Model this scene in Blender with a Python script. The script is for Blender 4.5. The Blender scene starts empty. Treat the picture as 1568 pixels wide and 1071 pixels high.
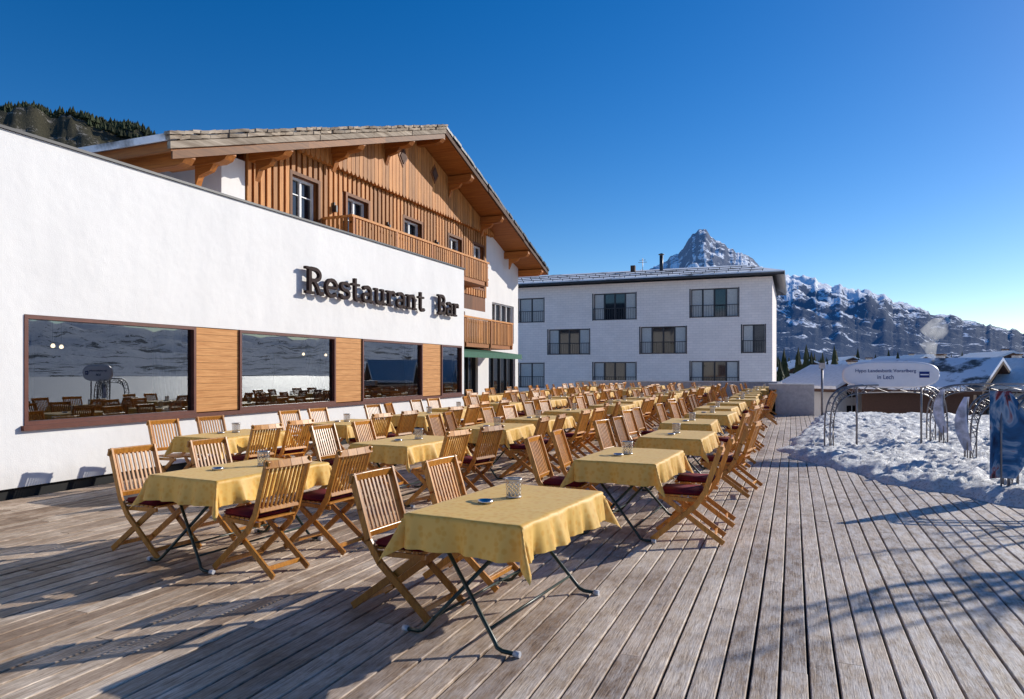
import bpy, bmesh, math, random
from mathutils import Vector, Matrix, noise
random.seed(7)
R = math.radians
scene = bpy.context.scene

# ------------------------------------------------------------------ materials
def newmat(name):
    m = bpy.data.materials.new(name); m.use_nodes = True
    nt = m.node_tree; nt.nodes.clear()
    out = nt.nodes.new('ShaderNodeOutputMaterial')
    return m, nt, out
def L(nt, a, b): nt.links.new(a, b)
def col(c): return (c[0], c[1], c[2], 1)
def ramp(nt, fac, stops):
    r = nt.nodes.new('ShaderNodeValToRGB')
    e = r.color_ramp.elements
    while len(e) < len(stops): e.new(0.5)
    for i, (p, c) in enumerate(stops):
        e[i].position = p; e[i].color = col(c) if not isinstance(c, float) else (c, c, c, 1)
    L(nt, fac, r.inputs[0]); return r.outputs[0]
def coords(nt, scale=(1, 1, 1), space='Object'):
    if space == 'World':
        g = nt.nodes.new('ShaderNodeNewGeometry'); o = g.outputs['Position']
    else:
        t = nt.nodes.new('ShaderNodeTexCoord'); o = t.outputs[space]
    mp = nt.nodes.new('ShaderNodeMapping'); mp.inputs['Scale'].default_value = scale
    L(nt, o, mp.inputs[0]); return mp.outputs[0]
def noise_tex(nt, vec, scale, detail=4, rough=0.6, dist=0.0):
    n = nt.nodes.new('ShaderNodeTexNoise')
    n.inputs['Scale'].default_value = scale; n.inputs['Detail'].default_value = detail
    n.inputs['Roughness'].default_value = rough; n.inputs['Distortion'].default_value = dist
    L(nt, vec, n.inputs['Vector']); return n.outputs['Fac']
def mix(nt, fac, a, b, mode='MIX'):
    m = nt.nodes.new('ShaderNodeMix'); m.data_type = 'RGBA'; m.blend_type = mode
    for s, v in ((0, fac), (6, a), (7, b)):
        if isinstance(v, bpy.types.NodeSocket): L(nt, v, m.inputs[s])
        else: m.inputs[s].default_value = v if s == 0 else col(v)
    return m.outputs[2]
def pbsdf(nt, out, base, rough=0.6, spec=0.4, metal=0.0, bump=None, bstr=0.3, bdist=0.01, sheen=0):
    p = nt.nodes.new('ShaderNodeBsdfPrincipled')
    if isinstance(base, bpy.types.NodeSocket): L(nt, base, p.inputs['Base Color'])
    else: p.inputs['Base Color'].default_value = col(base)
    if isinstance(rough, bpy.types.NodeSocket): L(nt, rough, p.inputs['Roughness'])
    else: p.inputs['Roughness'].default_value = rough
    p.inputs['Specular IOR Level'].default_value = spec
    p.inputs['Metallic'].default_value = metal
    if sheen: p.inputs['Sheen Weight'].default_value = sheen
    if bump is not None:
        b = nt.nodes.new('ShaderNodeBump'); b.inputs['Strength'].default_value = bstr
        b.inputs['Distance'].default_value = bdist
        L(nt, bump, b.inputs['Height']); L(nt, b.outputs[0], p.inputs['Normal'])
    L(nt, p.outputs[0], out.inputs[0]); return p

def simple(name, c, rough=0.6, spec=0.4, metal=0, var=0.15, scale=8, bstr=0.2, bdist=0.005):
    m, nt, out = newmat(name)
    v = coords(nt)
    f = noise_tex(nt, v, scale, 3)
    c2 = tuple(x * (1 - var) for x in c); c3 = tuple(min(1, x * (1 + var)) for x in c)
    b = ramp(nt, f, [(0.3, c2), (0.7, c3)])
    if bstr:
        f2 = noise_tex(nt, v, scale * 6, 2)
        pbsdf(nt, out, b, rough, spec, metal, f2, bstr, bdist)
    else: pbsdf(nt, out, b, rough, spec, metal)
    return m

def plaster(name, c, sc=1.0):
    m, nt, out = newmat(name)
    v = coords(nt)
    f = noise_tex(nt, v, 0.7, 4, 0.6)
    f2 = noise_tex(nt, v, 60 * sc, 3, 0.7)
    v3 = coords(nt, (1, 1, 0.25))
    f3 = noise_tex(nt, v3, 1.6, 4, 0.65)
    b = ramp(nt, f, [(0.3, tuple(x * 0.95 for x in c)), (0.7, c)])
    st = ramp(nt, f3, [(0.35, (0.945, 0.945, 0.95)), (0.6, (1.0, 1.0, 1.0))])
    b = mix(nt, 1.0, b, st, 'MULTIPLY')
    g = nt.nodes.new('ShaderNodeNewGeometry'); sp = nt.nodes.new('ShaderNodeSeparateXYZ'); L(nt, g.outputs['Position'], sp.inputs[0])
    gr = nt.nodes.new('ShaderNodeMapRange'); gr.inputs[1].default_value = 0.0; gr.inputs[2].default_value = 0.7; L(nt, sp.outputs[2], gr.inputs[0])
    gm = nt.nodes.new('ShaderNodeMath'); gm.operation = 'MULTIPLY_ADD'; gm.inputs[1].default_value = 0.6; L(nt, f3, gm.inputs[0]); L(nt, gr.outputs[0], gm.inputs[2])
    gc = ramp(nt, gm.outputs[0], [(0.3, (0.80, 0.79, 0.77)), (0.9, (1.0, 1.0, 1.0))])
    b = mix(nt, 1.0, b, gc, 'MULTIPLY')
    f4 = noise_tex(nt, v, 2.2, 3, 0.5)
    add = nt.nodes.new('ShaderNodeMath'); add.operation = 'MULTIPLY_ADD'
    add.inputs[1].default_value = 5.0
    L(nt, f4, add.inputs[0]); L(nt, f2, add.inputs[2])
    pbsdf(nt, out, b, 0.9, 0.15, 0, add.outputs[0], 0.34, 0.009); return m

def woodmat(name, c1, c2, axis='Y', rough=0.55, spec=0.3, sc=1.0, island=False, bstr=0.3):
    m, nt, out = newmat(name)
    s = {'X': (1.2, 22, 22), 'Y': (22, 1.2, 22), 'Z': (22, 22, 1.2)}[axis]
    v = coords(nt, tuple(x * sc for x in s))
    f = noise_tex(nt, v, 1.6, 5, 0.65, 0.6)
    b = ramp(nt, f, [(0.3, c1), (0.7, c2)])
    if island:
        g = nt.nodes.new('ShaderNodeNewGeometry')
        t = ramp(nt, g.outputs['Random Per Island'], [(0.0, 0.62), (1.0, 1.2)])
        b = mix(nt, 1.0, b, t, 'MULTIPLY')
    pbsdf(nt, out, b, rough, spec, 0, f, bstr, 0.004); return m

def chair_wood():
    m, nt, out = newmat('teak_wood')
    v = coords(nt, (14, 14, 3))
    oi = nt.nodes.new('ShaderNodeObjectInfo')
    f = noise_tex(nt, v, 2.5, 4, 0.65, 0.8)
    b = ramp(nt, f, [(0.25, (0.38, 0.145, 0.025)), (0.75, (0.82, 0.38, 0.065))])
    t = ramp(nt, oi.outputs['Random'], [(0.0, (0.58, 0.52, 0.48)), (0.5, (0.95, 0.92, 0.88)), (1.0, (1.15, 1.1, 1.0))])
    b = mix(nt, 1.0, b, t, 'MULTIPLY')
    g = nt.nodes.new('ShaderNodeNewGeometry')
    t2 = ramp(nt, g.outputs['Random Per Island'], [(0, 0.75), (1, 1.15)])
    b = mix(nt, 1.0, b, t2, 'MULTIPLY')
    pbsdf(nt, out, b, 0.34, 0.5, 0, f, 0.25, 0.002); return m

def deckmat():
    m, nt, out = newmat('weathered_deck_boards')
    g = nt.nodes.new('ShaderNodeNewGeometry')
    v = coords(nt, (1, 1, 1))
    comb = nt.nodes.new('ShaderNodeCombineXYZ')
    mm = nt.nodes.new('ShaderNodeMath'); mm.operation = 'MULTIPLY'; mm.inputs[1].default_value = 57.0
    L(nt, g.outputs['Random Per Island'], mm.inputs[0]); L(nt, mm.outputs[0], comb.inputs[1]); L(nt, mm.outputs[0], comb.inputs[2])
    va = nt.nodes.new('ShaderNodeVectorMath'); va.operation = 'ADD'
    L(nt, v, va.inputs[0]); L(nt, comb.outputs[0], va.inputs[1])
    mp = nt.nodes.new('ShaderNodeMapping'); mp.inputs['Scale'].default_value = (38, 2.6, 10)
    L(nt, va.outputs[0], mp.inputs[0])
    f = noise_tex(nt, mp.outputs[0], 1.4, 6, 0.74, 1.6)
    base = ramp(nt, f, [(0.30, (0.12, 0.078, 0.052)), (0.46, (0.44, 0.35, 0.27)), (0.70, (0.76, 0.67, 0.57))])
    t = ramp(nt, g.outputs['Random Per Island'], [(0, (0.60, 0.51, 0.44)), (0.4, (0.97, 0.91, 0.86)), (1, (1.15, 1.13, 1.1))])
    base = mix(nt, 1.0, base, t, 'MULTIPLY')
    f2 = noise_tex(nt, v, 1.3, 5, 0.68, 0.3)
    bl = ramp(nt, f2, [(0.36, (0.60, 0.52, 0.44)), (0.6, (1.08, 1.07, 1.05))])
    base = mix(nt, 1.0, base, bl, 'MULTIPLY')
    mpk = nt.nodes.new('ShaderNodeMapping'); mpk.inputs['Scale'].default_value = (7, 2.2, 1)
    L(nt, va.outputs[0], mpk.inputs[0])
    vk = nt.nodes.new('ShaderNodeTexVoronoi'); vk.inputs['Scale'].default_value = 1.0
    L(nt, mpk.outputs[0], vk.inputs['Vector'])
    kn = ramp(nt, vk.outputs['Distance'], [(0.04, (0.35, 0.28, 0.22)), (0.11, (1, 1, 1))])
    base = mix(nt, 0.8, base, kn, 'MULTIPLY')
    sx = nt.nodes.new('ShaderNodeSeparateXYZ'); L(nt, g.outputs['Position'], sx.inputs[0])
    mr = nt.nodes.new('ShaderNodeMapRange'); mr.inputs[1].default_value = -3.5; mr.inputs[2].default_value = 2.0
    mr.inputs[3].default_value = 0.0; mr.inputs[4].default_value = 0.65
    L(nt, sx.outputs[0], mr.inputs[0])
    mpf = nt.nodes.new('ShaderNodeMapping'); mpf.inputs['Scale'].default_value = (3, 1, 1); L(nt, va.outputs[0], mpf.inputs[0])
    f3 = noise_tex(nt, mpf.outputs[0], 5.0, 7, 0.8)
    a = nt.nodes.new('ShaderNodeMath'); a.operation = 'MULTIPLY'
    L(nt, mr.outputs[0], a.inputs[0])
    fr = ramp(nt, f3, [(0.42, 0.05), (0.60, 1.0)]); L(nt, fr, a.inputs[1])
    base = mix(nt, a.outputs[0], base, (0.80, 0.77, 0.76))
    fg = noise_tex(nt, mp.outputs[0], 3.0, 3, 0.7)
    ad = nt.nodes.new('ShaderNodeMath'); ad.operation = 'ADD'; L(nt, f, ad.inputs[0]); L(nt, fg, ad.inputs[1])
    pbsdf(nt, out, base, 0.6, 0.3, 0, ad.outputs[0], 0.75, 0.006); return m

def snowmat(name='snow', dirty=0.0):
    m, nt, out = newmat(name)
    v = coords(nt)
    f = noise_tex(nt, v, 3.0, 5, 0.75)
    f2 = noise_tex(nt, v, 26.0, 4, 0.8)
    b = ramp(nt, f, [(0.3, (0.74, 0.73, 0.72)), (0.6, (0.92, 0.91, 0.90))])
    if dirty:
        d = ramp(nt, f2, [(0.38, (0.42, 0.37, 0.33)), (0.5, (1, 1, 1))])
        b = mix(nt, dirty, b, d, 'MULTIPLY')
    pbsdf(nt, out, b, 0.55, 0.4, 0, f2, 1.0, 0.05); return m

def clothmat():
    m, nt, out = newmat('yellow_damask_cloth')
    v = coords(nt)
    vo = nt.nodes.new('ShaderNodeTexVoronoi'); vo.inputs['Scale'].default_value = 22; L(nt, v, vo.inputs['Vector'])
    b = ramp(nt, vo.outputs['Distance'], [(0.25, (0.92, 0.50, 0.075)), (0.5, (0.97, 0.60, 0.13))])
    oi = nt.nodes.new('ShaderNodeObjectInfo')
    t = ramp(nt, oi.outputs['Random'], [(0, (0.94, 0.92, 0.86)), (1, (1.02, 1.02, 1.1))])
    b = mix(nt, 1.0, b, t, 'MULTIPLY')
    f2 = noise_tex(nt, v, 3, 3, 0.55, 0.5)
    p = pbsdf(nt, out, b, 0.55, 0.5, 0, f2, 0.5, 0.014, sheen=0.35)
    p.inputs['Sheen Roughness'].default_value = 0.35
    p.inputs['Sheen Tint'].default_value = (1, 0.9, 0.7, 1)
    tr = nt.nodes.new('ShaderNodeBsdfTranslucent'); L(nt, b, tr.inputs[0])
    ms = nt.nodes.new('ShaderNodeMixShader'); ms.inputs[0].default_value = 0.22
    L(nt, p.outputs[0], ms.inputs[1]); L(nt, tr.outputs[0], ms.inputs[2]); L(nt, ms.outputs[0], out.inputs[0])
    return m

def glassmat(name='window_glass', tint=0.45):
    m, nt, out = newmat(name)
    fr = nt.nodes.new('ShaderNodeFresnel'); fr.inputs[0].default_value = 2.6
    t = nt.nodes.new('ShaderNodeBsdfTransparent'); t.inputs[0].default_value = (tint, tint * 1.02, tint * 1.04, 1)
    g = nt.nodes.new('ShaderNodeBsdfGlossy'); g.inputs['Roughness'].default_value = 0.0
    g.inputs[0].default_value = (0.88, 0.92, 0.95, 1)
    v = coords(nt); f = noise_tex(nt, v, 0.6, 1)
    b = nt.nodes.new('ShaderNodeBump'); b.inputs['Strength'].default_value = 0.15; b.inputs['Distance'].default_value = 0.01
    L(nt, f, b.inputs['Height']); L(nt, b.outputs[0], g.inputs['Normal'])
    ms = nt.nodes.new('ShaderNodeMixShader')
    L(nt, fr.outputs[0], ms.inputs[0]); L(nt, t.outputs[0], ms.inputs[1]); L(nt, g.outputs[0], ms.inputs[2])
    L(nt, ms.outputs[0], out.inputs[0]); return m

def brickwhite():
    m, nt, out = newmat('painted_brick')
    tc = nt.nodes.new('ShaderNodeTexCoord')
    sp = nt.nodes.new('ShaderNodeSeparateXYZ'); L(nt, tc.outputs['Object'], sp.inputs[0])
    cb = nt.nodes.new('ShaderNodeCombineXYZ')
    ad = nt.nodes.new('ShaderNodeMath'); L(nt, sp.outputs[0], ad.inputs[0]); L(nt, sp.outputs[1], ad.inputs[1])
    L(nt, ad.outputs[0], cb.inputs[0]); L(nt, sp.outputs[2], cb.inputs[1])
    br = nt.nodes.new('ShaderNodeTexBrick'); br.inputs['Scale'].default_value = 1.0
    br.inputs['Color1'].default_value = (0.95, 0.83, 0.755, 1); br.inputs['Color2'].default_value = (0.89, 0.775, 0.705, 1)
    br.inputs['Mortar'].default_value = (0.76, 0.665, 0.61, 1)
    br.inputs['Brick Width'].default_value = 0.5; br.inputs['Row Height'].default_value = 0.2; br.inputs['Mortar Size'].default_value = 0.012
    L(nt, cb.outputs[0], br.inputs['Vector'])
    v = coords(nt); f = noise_tex(nt, v, 0.5, 5, 0.6)
    t = ramp(nt, f, [(0.3, (0.93, 0.93, 0.93)), (0.7, (1.04, 1.04, 1.04))])
    b = mix(nt, 1.0, br.outputs['Color'], t, 'MULTIPLY')
    pbsdf(nt, out, b, 0.85, 0.2, 0, br.outputs['Fac'], -0.3, 0.01); return m

def roofsnow(name, amt=0.5):
    m, nt, out = newmat(name)
    v = coords(nt); f = noise_tex(nt, v, 0.35, 6, 0.6)
    g = nt.nodes.new('ShaderNodeTexWave'); g.inputs['Scale'].default_value = 3; L(nt, v, g.inputs['Vector'])
    dark = ramp(nt, g.outputs['Fac'], [(0, (0.07, 0.065, 0.06)), (1, (0.14, 0.13, 0.12))])
    k = ramp(nt, f, [(amt - 0.04, 1.0), (amt + 0.04, 0.0)])
    b = mix(nt, k, dark, (0.85, 0.86, 0.88))
    pbsdf(nt, out, b, 0.7, 0.3, 0, f, 0.5, 0.1); return m

def mountmat(name, rock, rock2, snow, thr, hz, haze_glow, hlow=None, hhigh=None, sc=0.002, forest=(0.02, 0.035, 0.03), hw=0.42, nw=0.55, nmul=1.8):
    m, nt, out = newmat(name)
    g = nt.nodes.new('ShaderNodeNewGeometry')
    sp = nt.nodes.new('ShaderNodeSeparateXYZ'); L(nt, g.outputs['Normal'], sp.inputs[0])
    pz = nt.nodes.new('ShaderNodeSeparateXYZ'); L(nt, g.outputs['Position'], pz.inputs[0])
    v = coords(nt, (1, 1, 1.0), 'World')
    f = noise_tex(nt, v, sc * 4, 9, 0.76, 0.8)
    f2 = noise_tex(nt, v, sc * 25, 5, 0.7)
    r = ramp(nt, f2, [(0.3, rock), (0.7, rock2)])
    mr = nt.nodes.new('ShaderNodeMapRange'); mr.inputs[1].default_value = hlow; mr.inputs[2].default_value = hhigh
    L(nt, pz.outputs[2], mr.inputs[0])
    a = nt.nodes.new('ShaderNodeMath'); a.operation = 'MULTIPLY_ADD'; a.inputs[1].default_value = hw
    L(nt, mr.outputs[0], a.inputs[0])
    b = nt.nodes.new('ShaderNodeMath'); b.operation = 'MULTIPLY_ADD'; b.inputs[1].default_value = nmul
    L(nt, f, b.inputs[0]); b.inputs[2].default_value = -nmul / 2
    L(nt, b.outputs[0], a.inputs[2])
    c = nt.nodes.new('ShaderNodeMath'); c.operation = 'MULTIPLY_ADD'; c.inputs[1].default_value = nw
    L(nt, sp.outputs[2], c.inputs[0]); L(nt, a.outputs[0], c.inputs[2])
    k = ramp(nt, c.outputs[0], [(thr - 0.04, 0.0), (thr + 0.04, 1.0)])
    fo = ramp(nt, mr.outputs[0], [(0.25, 1.0), (0.6, 0.0)])
    r = mix(nt, fo, r, forest)
    base = mix(nt, k, r, snow)
    p = pbsdf(nt, out, base, 0.9, 0.1, 0, f2, 1.0, 0.6 / sc / 25)
    p.inputs['Emission Color'].default_value = col(hz); p.inputs['Emission Strength'].default_value = haze_glow  # aerial haze painted in: faint blue emission on the slopes, no real atmosphere
    return m

M = {}
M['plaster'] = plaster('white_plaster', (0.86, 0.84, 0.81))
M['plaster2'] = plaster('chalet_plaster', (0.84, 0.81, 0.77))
M['deck'] = deckmat()
M['teak'] = chair_wood()
M['cushion'] = simple('dark_red_cushion', (0.13, 0.010, 0.018), 0.85, 0.2)
M['cloth'] = clothmat()
M['green'] = simple('green_painted_steel', (0.012, 0.03, 0.022), 0.35, 0.5, bstr=0)
M['cap'] = simple('grey_plastic_cap', (0.5, 0.5, 0.52), 0.5, bstr=0)
M['steel'] = simple('brushed_steel', (0.55, 0.55, 0.56), 0.3, 0.5, 1.0)
M['glass'] = glassmat()
M['darkglass'] = simple('dark_pane', (0.012, 0.016, 0.02), 0.04, 0.8, 0, 0.1, 2, 0.0)
M['frame'] = simple('red_brown_frame', (0.13, 0.04, 0.025), 0.45)
M['oak'] = woodmat('oak_panel', (0.44, 0.18, 0.05), (0.72, 0.36, 0.13), 'Y', 0.6, 0.25, 1.0)
M['larch'] = woodmat('larch_cladding', (0.12, 0.038, 0.010), (0.27, 0.095, 0.026), 'Z', 0.6, 0.25, 0.6, True)
M['larchlt'] = woodmat('larch_battens', (0.34, 0.125, 0.03), (0.64, 0.28, 0.075), 'Z', 0.6, 0.25, 0.6, True)
M['beam'] = woodmat('glulam_beams', (0.30, 0.09, 0.016), (0.54, 0.19, 0.035), 'X', 0.55, 0.3, 0.5, True)
M['fascia'] = woodmat('fascia_boards', (0.14, 0.05, 0.014), (0.30, 0.12, 0.035), 'Y', 0.6, 0.3, 0.5, True)
M['soffit'] = woodmat('soffit_boards', (0.24, 0.075, 0.016), (0.44, 0.16, 0.036), 'X', 0.6, 0.3, 0.5)
M['shake'] = woodmat('grey_shakes', (0.15, 0.105, 0.07), (0.52, 0.43, 0.33), 'Y', 0.8, 0.2, 0.25, True, 0.8)
M['letter'] = simple('dark_bronze_letters', (0.035, 0.02, 0.018), 0.75, 0.15, 0.0, bstr=0)
M['black'] = simple('black_base', (0.012, 0.012, 0.012), 0.8)
M['dark'] = simple('dark_interior', (0.06, 0.04, 0.028), 0.7)
M['white'] = simple('white_paint', (0.78, 0.78, 0.76), 0.45, 0.4, 0, 0.05, bstr=0)
M['curtain'] = simple('grey_shutter', (0.50, 0.50, 0.48), 0.7, 0.3, 0, 0.1, bstr=0)
M['anth'] = simple('anthracite_frame', (0.03, 0.03, 0.035), 0.4, bstr=0)
M['brick'] = brickwhite()
M['roofA'] = roofsnow('metal_roof_with_snow', 0.60)
M['roofB'] = roofsnow('snowy_shingle_roof', 0.6)
M['roofC'] = roofsnow('thawing_village_roof', 0.56)
M['snow'] = snowmat('snow', 0.0)
M['snowd'] = snowmat('old_snow', 0.7)
M['awning'] = simple('green_awning', (0.015, 0.11, 0.06), 0.7)
M['pipe'] = simple('galvanised_tube', (0.24, 0.22, 0.22), 0.4, 0.5, 0.6, bstr=0)
M['concrete'] = simple('pale_concrete', (0.52, 0.48, 0.45), 0.85)
M['bark'] = simple('bark', (0.07, 0.05, 0.035), 0.9, bstr=0)
M['needle'] = simple('pine_needles', (0.035, 0.042, 0.018), 0.8, 0.2, 0, 0.6, 0.03, bstr=0)
M['housewood'] = simple('village_wood', (0.09, 0.045, 0.028), 0.8)
M['signblue'] = simple('sign_blue', (0.01, 0.03, 0.18), 0.4, bstr=0)
M['signwhite'] = simple('sign_white', (0.90, 0.84, 0.84), 0.4, 0.4, 0, 0.03, bstr=0)
M['strip'] = simple('printed_fabric_strip', (0.50, 0.48, 0.56), 0.5, 0.3, 0, 0.6, 5, bstr=0)
M['red'] = simple('red_marker', (0.5, 0.03, 0.02), 0.5, bstr=0)
m, nt, out = newmat('lamp_glow'); e = nt.nodes.new('ShaderNodeEmission'); e.inputs[0].default_value = (1, 0.75, 0.45, 1); e.inputs[1].default_value = 5; L(nt, e.outputs[0], out.inputs[0]); M['lamp'] = m
m, nt, out = newmat('printed_banner')
v = coords(nt, (1, 1, .7)); f = noise_tex(nt, v, 2.0, 4, 0.6, 1.0)
b = ramp(nt, f, [(0.30, (0.01, 0.02, 0.06)), (0.44, (0.03, 0.13, 0.28)), (0.5, (0.35, 0.42, 0.5)), (0.545, (0.3, 0.03, 0.03)), (0.60, (0.02, 0.02, 0.03))])
pbsdf(nt, out, b, 0.6, 0.3); M['banner'] = m

# ------------------------------------------------------------------ mesh builder
class MB:
    def __init__(s): s.v = []; s.f = []; s.m = []; s.mats = []; s.sm = []
    def mi(s, k):
        if k not in s.mats: s.mats.append(k)
        return s.mats.index(k)
    def add(s, vs, fs, k, smooth=False):
        o = len(s.v); s.v += [tuple(p) for p in vs]; i = s.mi(k)
        for f in fs: s.f.append([o + a for a in f]); s.m.append(i); s.sm.append(smooth)
    def box(s, x0, x1, y0, y1, z0, z1, k):
        vs = [(x, y, z) for z in (z0, z1) for y in (y0, y1) for x in (x0, x1)]
        s.add(vs, [(0, 2, 3, 1), (4, 5, 7, 6), (0, 1, 5, 4), (2, 6, 7, 3), (0, 4, 6, 2), (1, 3, 7, 5)], k)
    def beam(s, p1, p2, w, h, k, side=(0, 1, 0)):
        p1 = Vector(p1); p2 = Vector(p2); d = (p2 - p1).normalized()
        a = Vector(side); a = (a - d * a.dot(d)).normalized(); b = d.cross(a)
        vs = []
        for p in (p1, p2):
            for sa, sb in ((-1, -1), (1, -1), (1, 1), (-1, 1)):
                vs.append(p + a * sa * w / 2 + b * sb * h / 2)
        s.add(vs, [(0, 3, 2, 1), (4, 5, 6, 7), (0, 1, 5, 4), (1, 2, 6, 5), (2, 3, 7, 6), (3, 0, 4, 7)], k)
    def tube(s, pts, r, k, n=8, caps=True):
        pts = [Vector(p) for p in pts]; rs = r if isinstance(r, (list, tuple)) else [r] * len(pts)
        vs = []; fs = []
        up = Vector((0.123, 0.2, 1)).normalized()
        for i, p in enumerate(pts):
            d = (pts[min(i + 1, len(pts) - 1)] - pts[max(i - 1, 0)]).normalized()
            a = d.cross(up)
            if a.length < 0.05: a = d.cross(Vector((1, 0, 0)))
            a.normalize(); b = d.cross(a)
            for j in range(n):
                t = 2 * math.pi * j / n
                vs.append(p + (a * math.cos(t) + b * math.sin(t)) * rs[i])
        for i in range(len(pts) - 1):
            for j in range(n):
                j2 = (j + 1) % n
                fs.append((i * n + j, i * n + j2, (i + 1) * n + j2, (i + 1) * n + j))
        s.add(vs, fs, k, True)
        if caps:
            o = len(s.v) - len(vs)
            i = s.mi(k)
            s.f.append([o + j for j in range(n)][::-1]); s.m.append(i); s.sm.append(False)
            s.f.append([o + (len(pts) - 1) * n + j for j in range(n)]); s.m.append(i); s.sm.append(False)
    def lathe(s, prof, c, k, n=20):
        vs = []; fs = []
        for (r, z) in prof:
            for j in range(n):
                t = 2 * math.pi * j / n
                vs.append((c[0] + r * math.cos(t), c[1] + r * math.sin(t), c[2] + z))
        for i in range(len(prof) - 1):
            for j in range(n):
                j2 = (j + 1) % n
                fs.append((i * n + j, i * n + j2, (i + 1) * n + j2, (i + 1) * n + j))
        s.add(vs, fs, k, True)
    def prism_x(s, poly, x0, x1, k, ktop=None):
        n = len(poly)
        vs = [(x0, y, z) for y, z in poly] + [(x1, y, z) for y, z in poly]
        s.add(vs, [tuple(range(n))[::-1], tuple(range(n, 2 * n))] + [(i, (i + 1) % n, n + (i + 1) % n, n + i) for i in range(n)], k)
    def wall(s, us, vs_, openings, mp, th, k, kr=None):
        U = sorted(set(list(us) + [o[0] for o in openings] + [o[1] for o in openings]))
        V = sorted(set(list(vs_) + [o[2] for o in openings] + [o[3] for o in openings]))
        U = [u for u in U if us[0] <= u <= us[1]]; V = [v for v in V if vs_[0] <= v <= vs_[1]]
        def solid(i, j):
            if i < 0 or j < 0 or i >= len(U) - 1 or j >= len(V) - 1: return False
            cu = (U[i] + U[i + 1]) / 2; cv = (V[j] + V[j + 1]) / 2
            return not any(o[0] < cu < o[1] and o[2] < cv < o[3] for o in openings)
        for i in range(len(U) - 1):
            for j in range(len(V) - 1):
                if not solid(i, j): continue
                u0, u1, v0, v1 = U[i], U[i + 1], V[j], V[j + 1]
                s.add([mp(u0, v0, 0), mp(u1, v0, 0), mp(u1, v1, 0), mp(u0, v1, 0)], [(0, 1, 2, 3)], k)
                s.add([mp(u0, v0, -th), mp(u1, v0, -th), mp(u1, v1, -th), mp(u0, v1, -th)], [(3, 2, 1, 0)], k)
                for (di, dj, a, b) in ((-1, 0, (u0, v0), (u0, v1)), (1, 0, (u1, v0), (u1, v1)), (0, -1, (u0, v0), (u1, v0)), (0, 1, (u0, v1), (u1, v1))):
                    if not solid(i + di, j + dj):
                        s.add([mp(a[0], a[1], 0), mp(b[0], b[1], 0), mp(b[0], b[1], -th), mp(a[0], a[1], -th)], [(0, 1, 2, 3)], kr or k)
    def mbox(s, mp, u0, u1, v0, v1, n0, n1, k):
        vs = [mp(u, v, n) for n in (n0, n1) for v in (v0, v1) for u in (u0, u1)]
        s.add(vs, [(0, 2, 3, 1), (4, 5, 7, 6), (0, 1, 5, 4), (2, 6, 7, 3), (0, 4, 6, 2), (1, 3, 7, 5)], k)
    def mesh(s, name, bevel=0, fix=True):
        me = bpy.data.meshes.new(name)
        me.from_pydata(s.v, [], s.f)
        for k in s.mats: me.materials.append(M[k])
        me.polygons.foreach_set('material_index', s.m)
        me.polygons.foreach_set('use_smooth', s.sm)
        me.update()
        if fix or bevel:
            bm = bmesh.new(); bm.from_mesh(me)
            if bevel:
                bmesh.ops.bevel(bm, geom=bm.edges[:], offset=bevel, segments=1, affect='EDGES', clamp_overlap=True)
            if fix: bmesh.ops.recalc_face_normals(bm, faces=bm.faces)
            bm.to_mesh(me); bm.free()
        return me
    def obj(s, name, parent=None, bevel=0, fix=True):
        o = bpy.data.objects.new(name, s.mesh(name, bevel, fix)); scene.collection.objects.link(o)
        if parent: o.parent = parent
        return o
def empty(name, loc=(0, 0, 0)):
    e = bpy.data.objects.new(name, None); e.empty_display_size = 0.3; e.location = loc
    scene.collection.objects.link(e); return e
def place(name, me, loc, rz=0, sc=1):
    o = bpy.data.objects.new(name, me); o.location = loc; o.rotation_euler = (0, 0, rz)
    o.scale = (sc, sc, sc); scene.collection.objects.link(o); return o

# ------------------------------------------------------------------ camera, light, sky
cam = bpy.data.cameras.new('camera'); co = bpy.data.objects.new('camera', cam); scene.collection.objects.link(co)
co.location = (0, 0, 1.65); co.rotation_euler = (R(90), 0, R(21.86))
cam.sensor_width = 36; cam.lens = 24.61; cam.shift_y = 0.0201; cam.clip_end = 30000; cam.clip_start = 0.05
scene.camera = co
AZ, EL = 39, 24
sd = Vector((math.sin(R(AZ)) * math.cos(R(EL)), math.cos(R(AZ)) * math.cos(R(EL)), math.sin(R(EL))))
sun = bpy.data.lights.new('sun', 'SUN'); sun.energy = 5.0; sun.angle = R(0.5); sun.color = (1, 0.945, 0.85)
so = bpy.data.objects.new('sun', sun); scene.collection.objects.link(so); so.rotation_euler = sd.to_track_quat('Z', 'Y').to_euler(); so.location = (20, 30, 30)
w = bpy.data.worlds.new('World'); scene.world = w; w.use_nodes = True
nt = w.node_tree; nt.nodes.clear()
wo = nt.nodes.new('ShaderNodeOutputWorld'); bg = nt.nodes.new('ShaderNodeBackground'); bg.inputs[1].default_value = 0.128
sky = nt.nodes.new('ShaderNodeTexSky'); sky.sky_type = 'NISHITA'; sky.sun_disc = False
sky.sun_elevation = R(EL); sky.sun_rotation = R(AZ); sky.altitude = 1500; sky.air_density = 1.0; sky.dust_density = 0.5; sky.ozone_density = 2.3
hs = nt.nodes.new('ShaderNodeHueSaturation'); hs.inputs['Saturation'].default_value = 1.42; hs.inputs['Hue'].default_value = 0.508
L(nt, sky.outputs[0], hs.inputs['Color']); L(nt, hs.outputs[0], bg.inputs[0]); L(nt, bg.outputs[0], wo.inputs[0])
scene.view_settings.view_transform = 'Standard'; scene.view_settings.look = 'None'; scene.view_settings.exposure = 0

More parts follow.
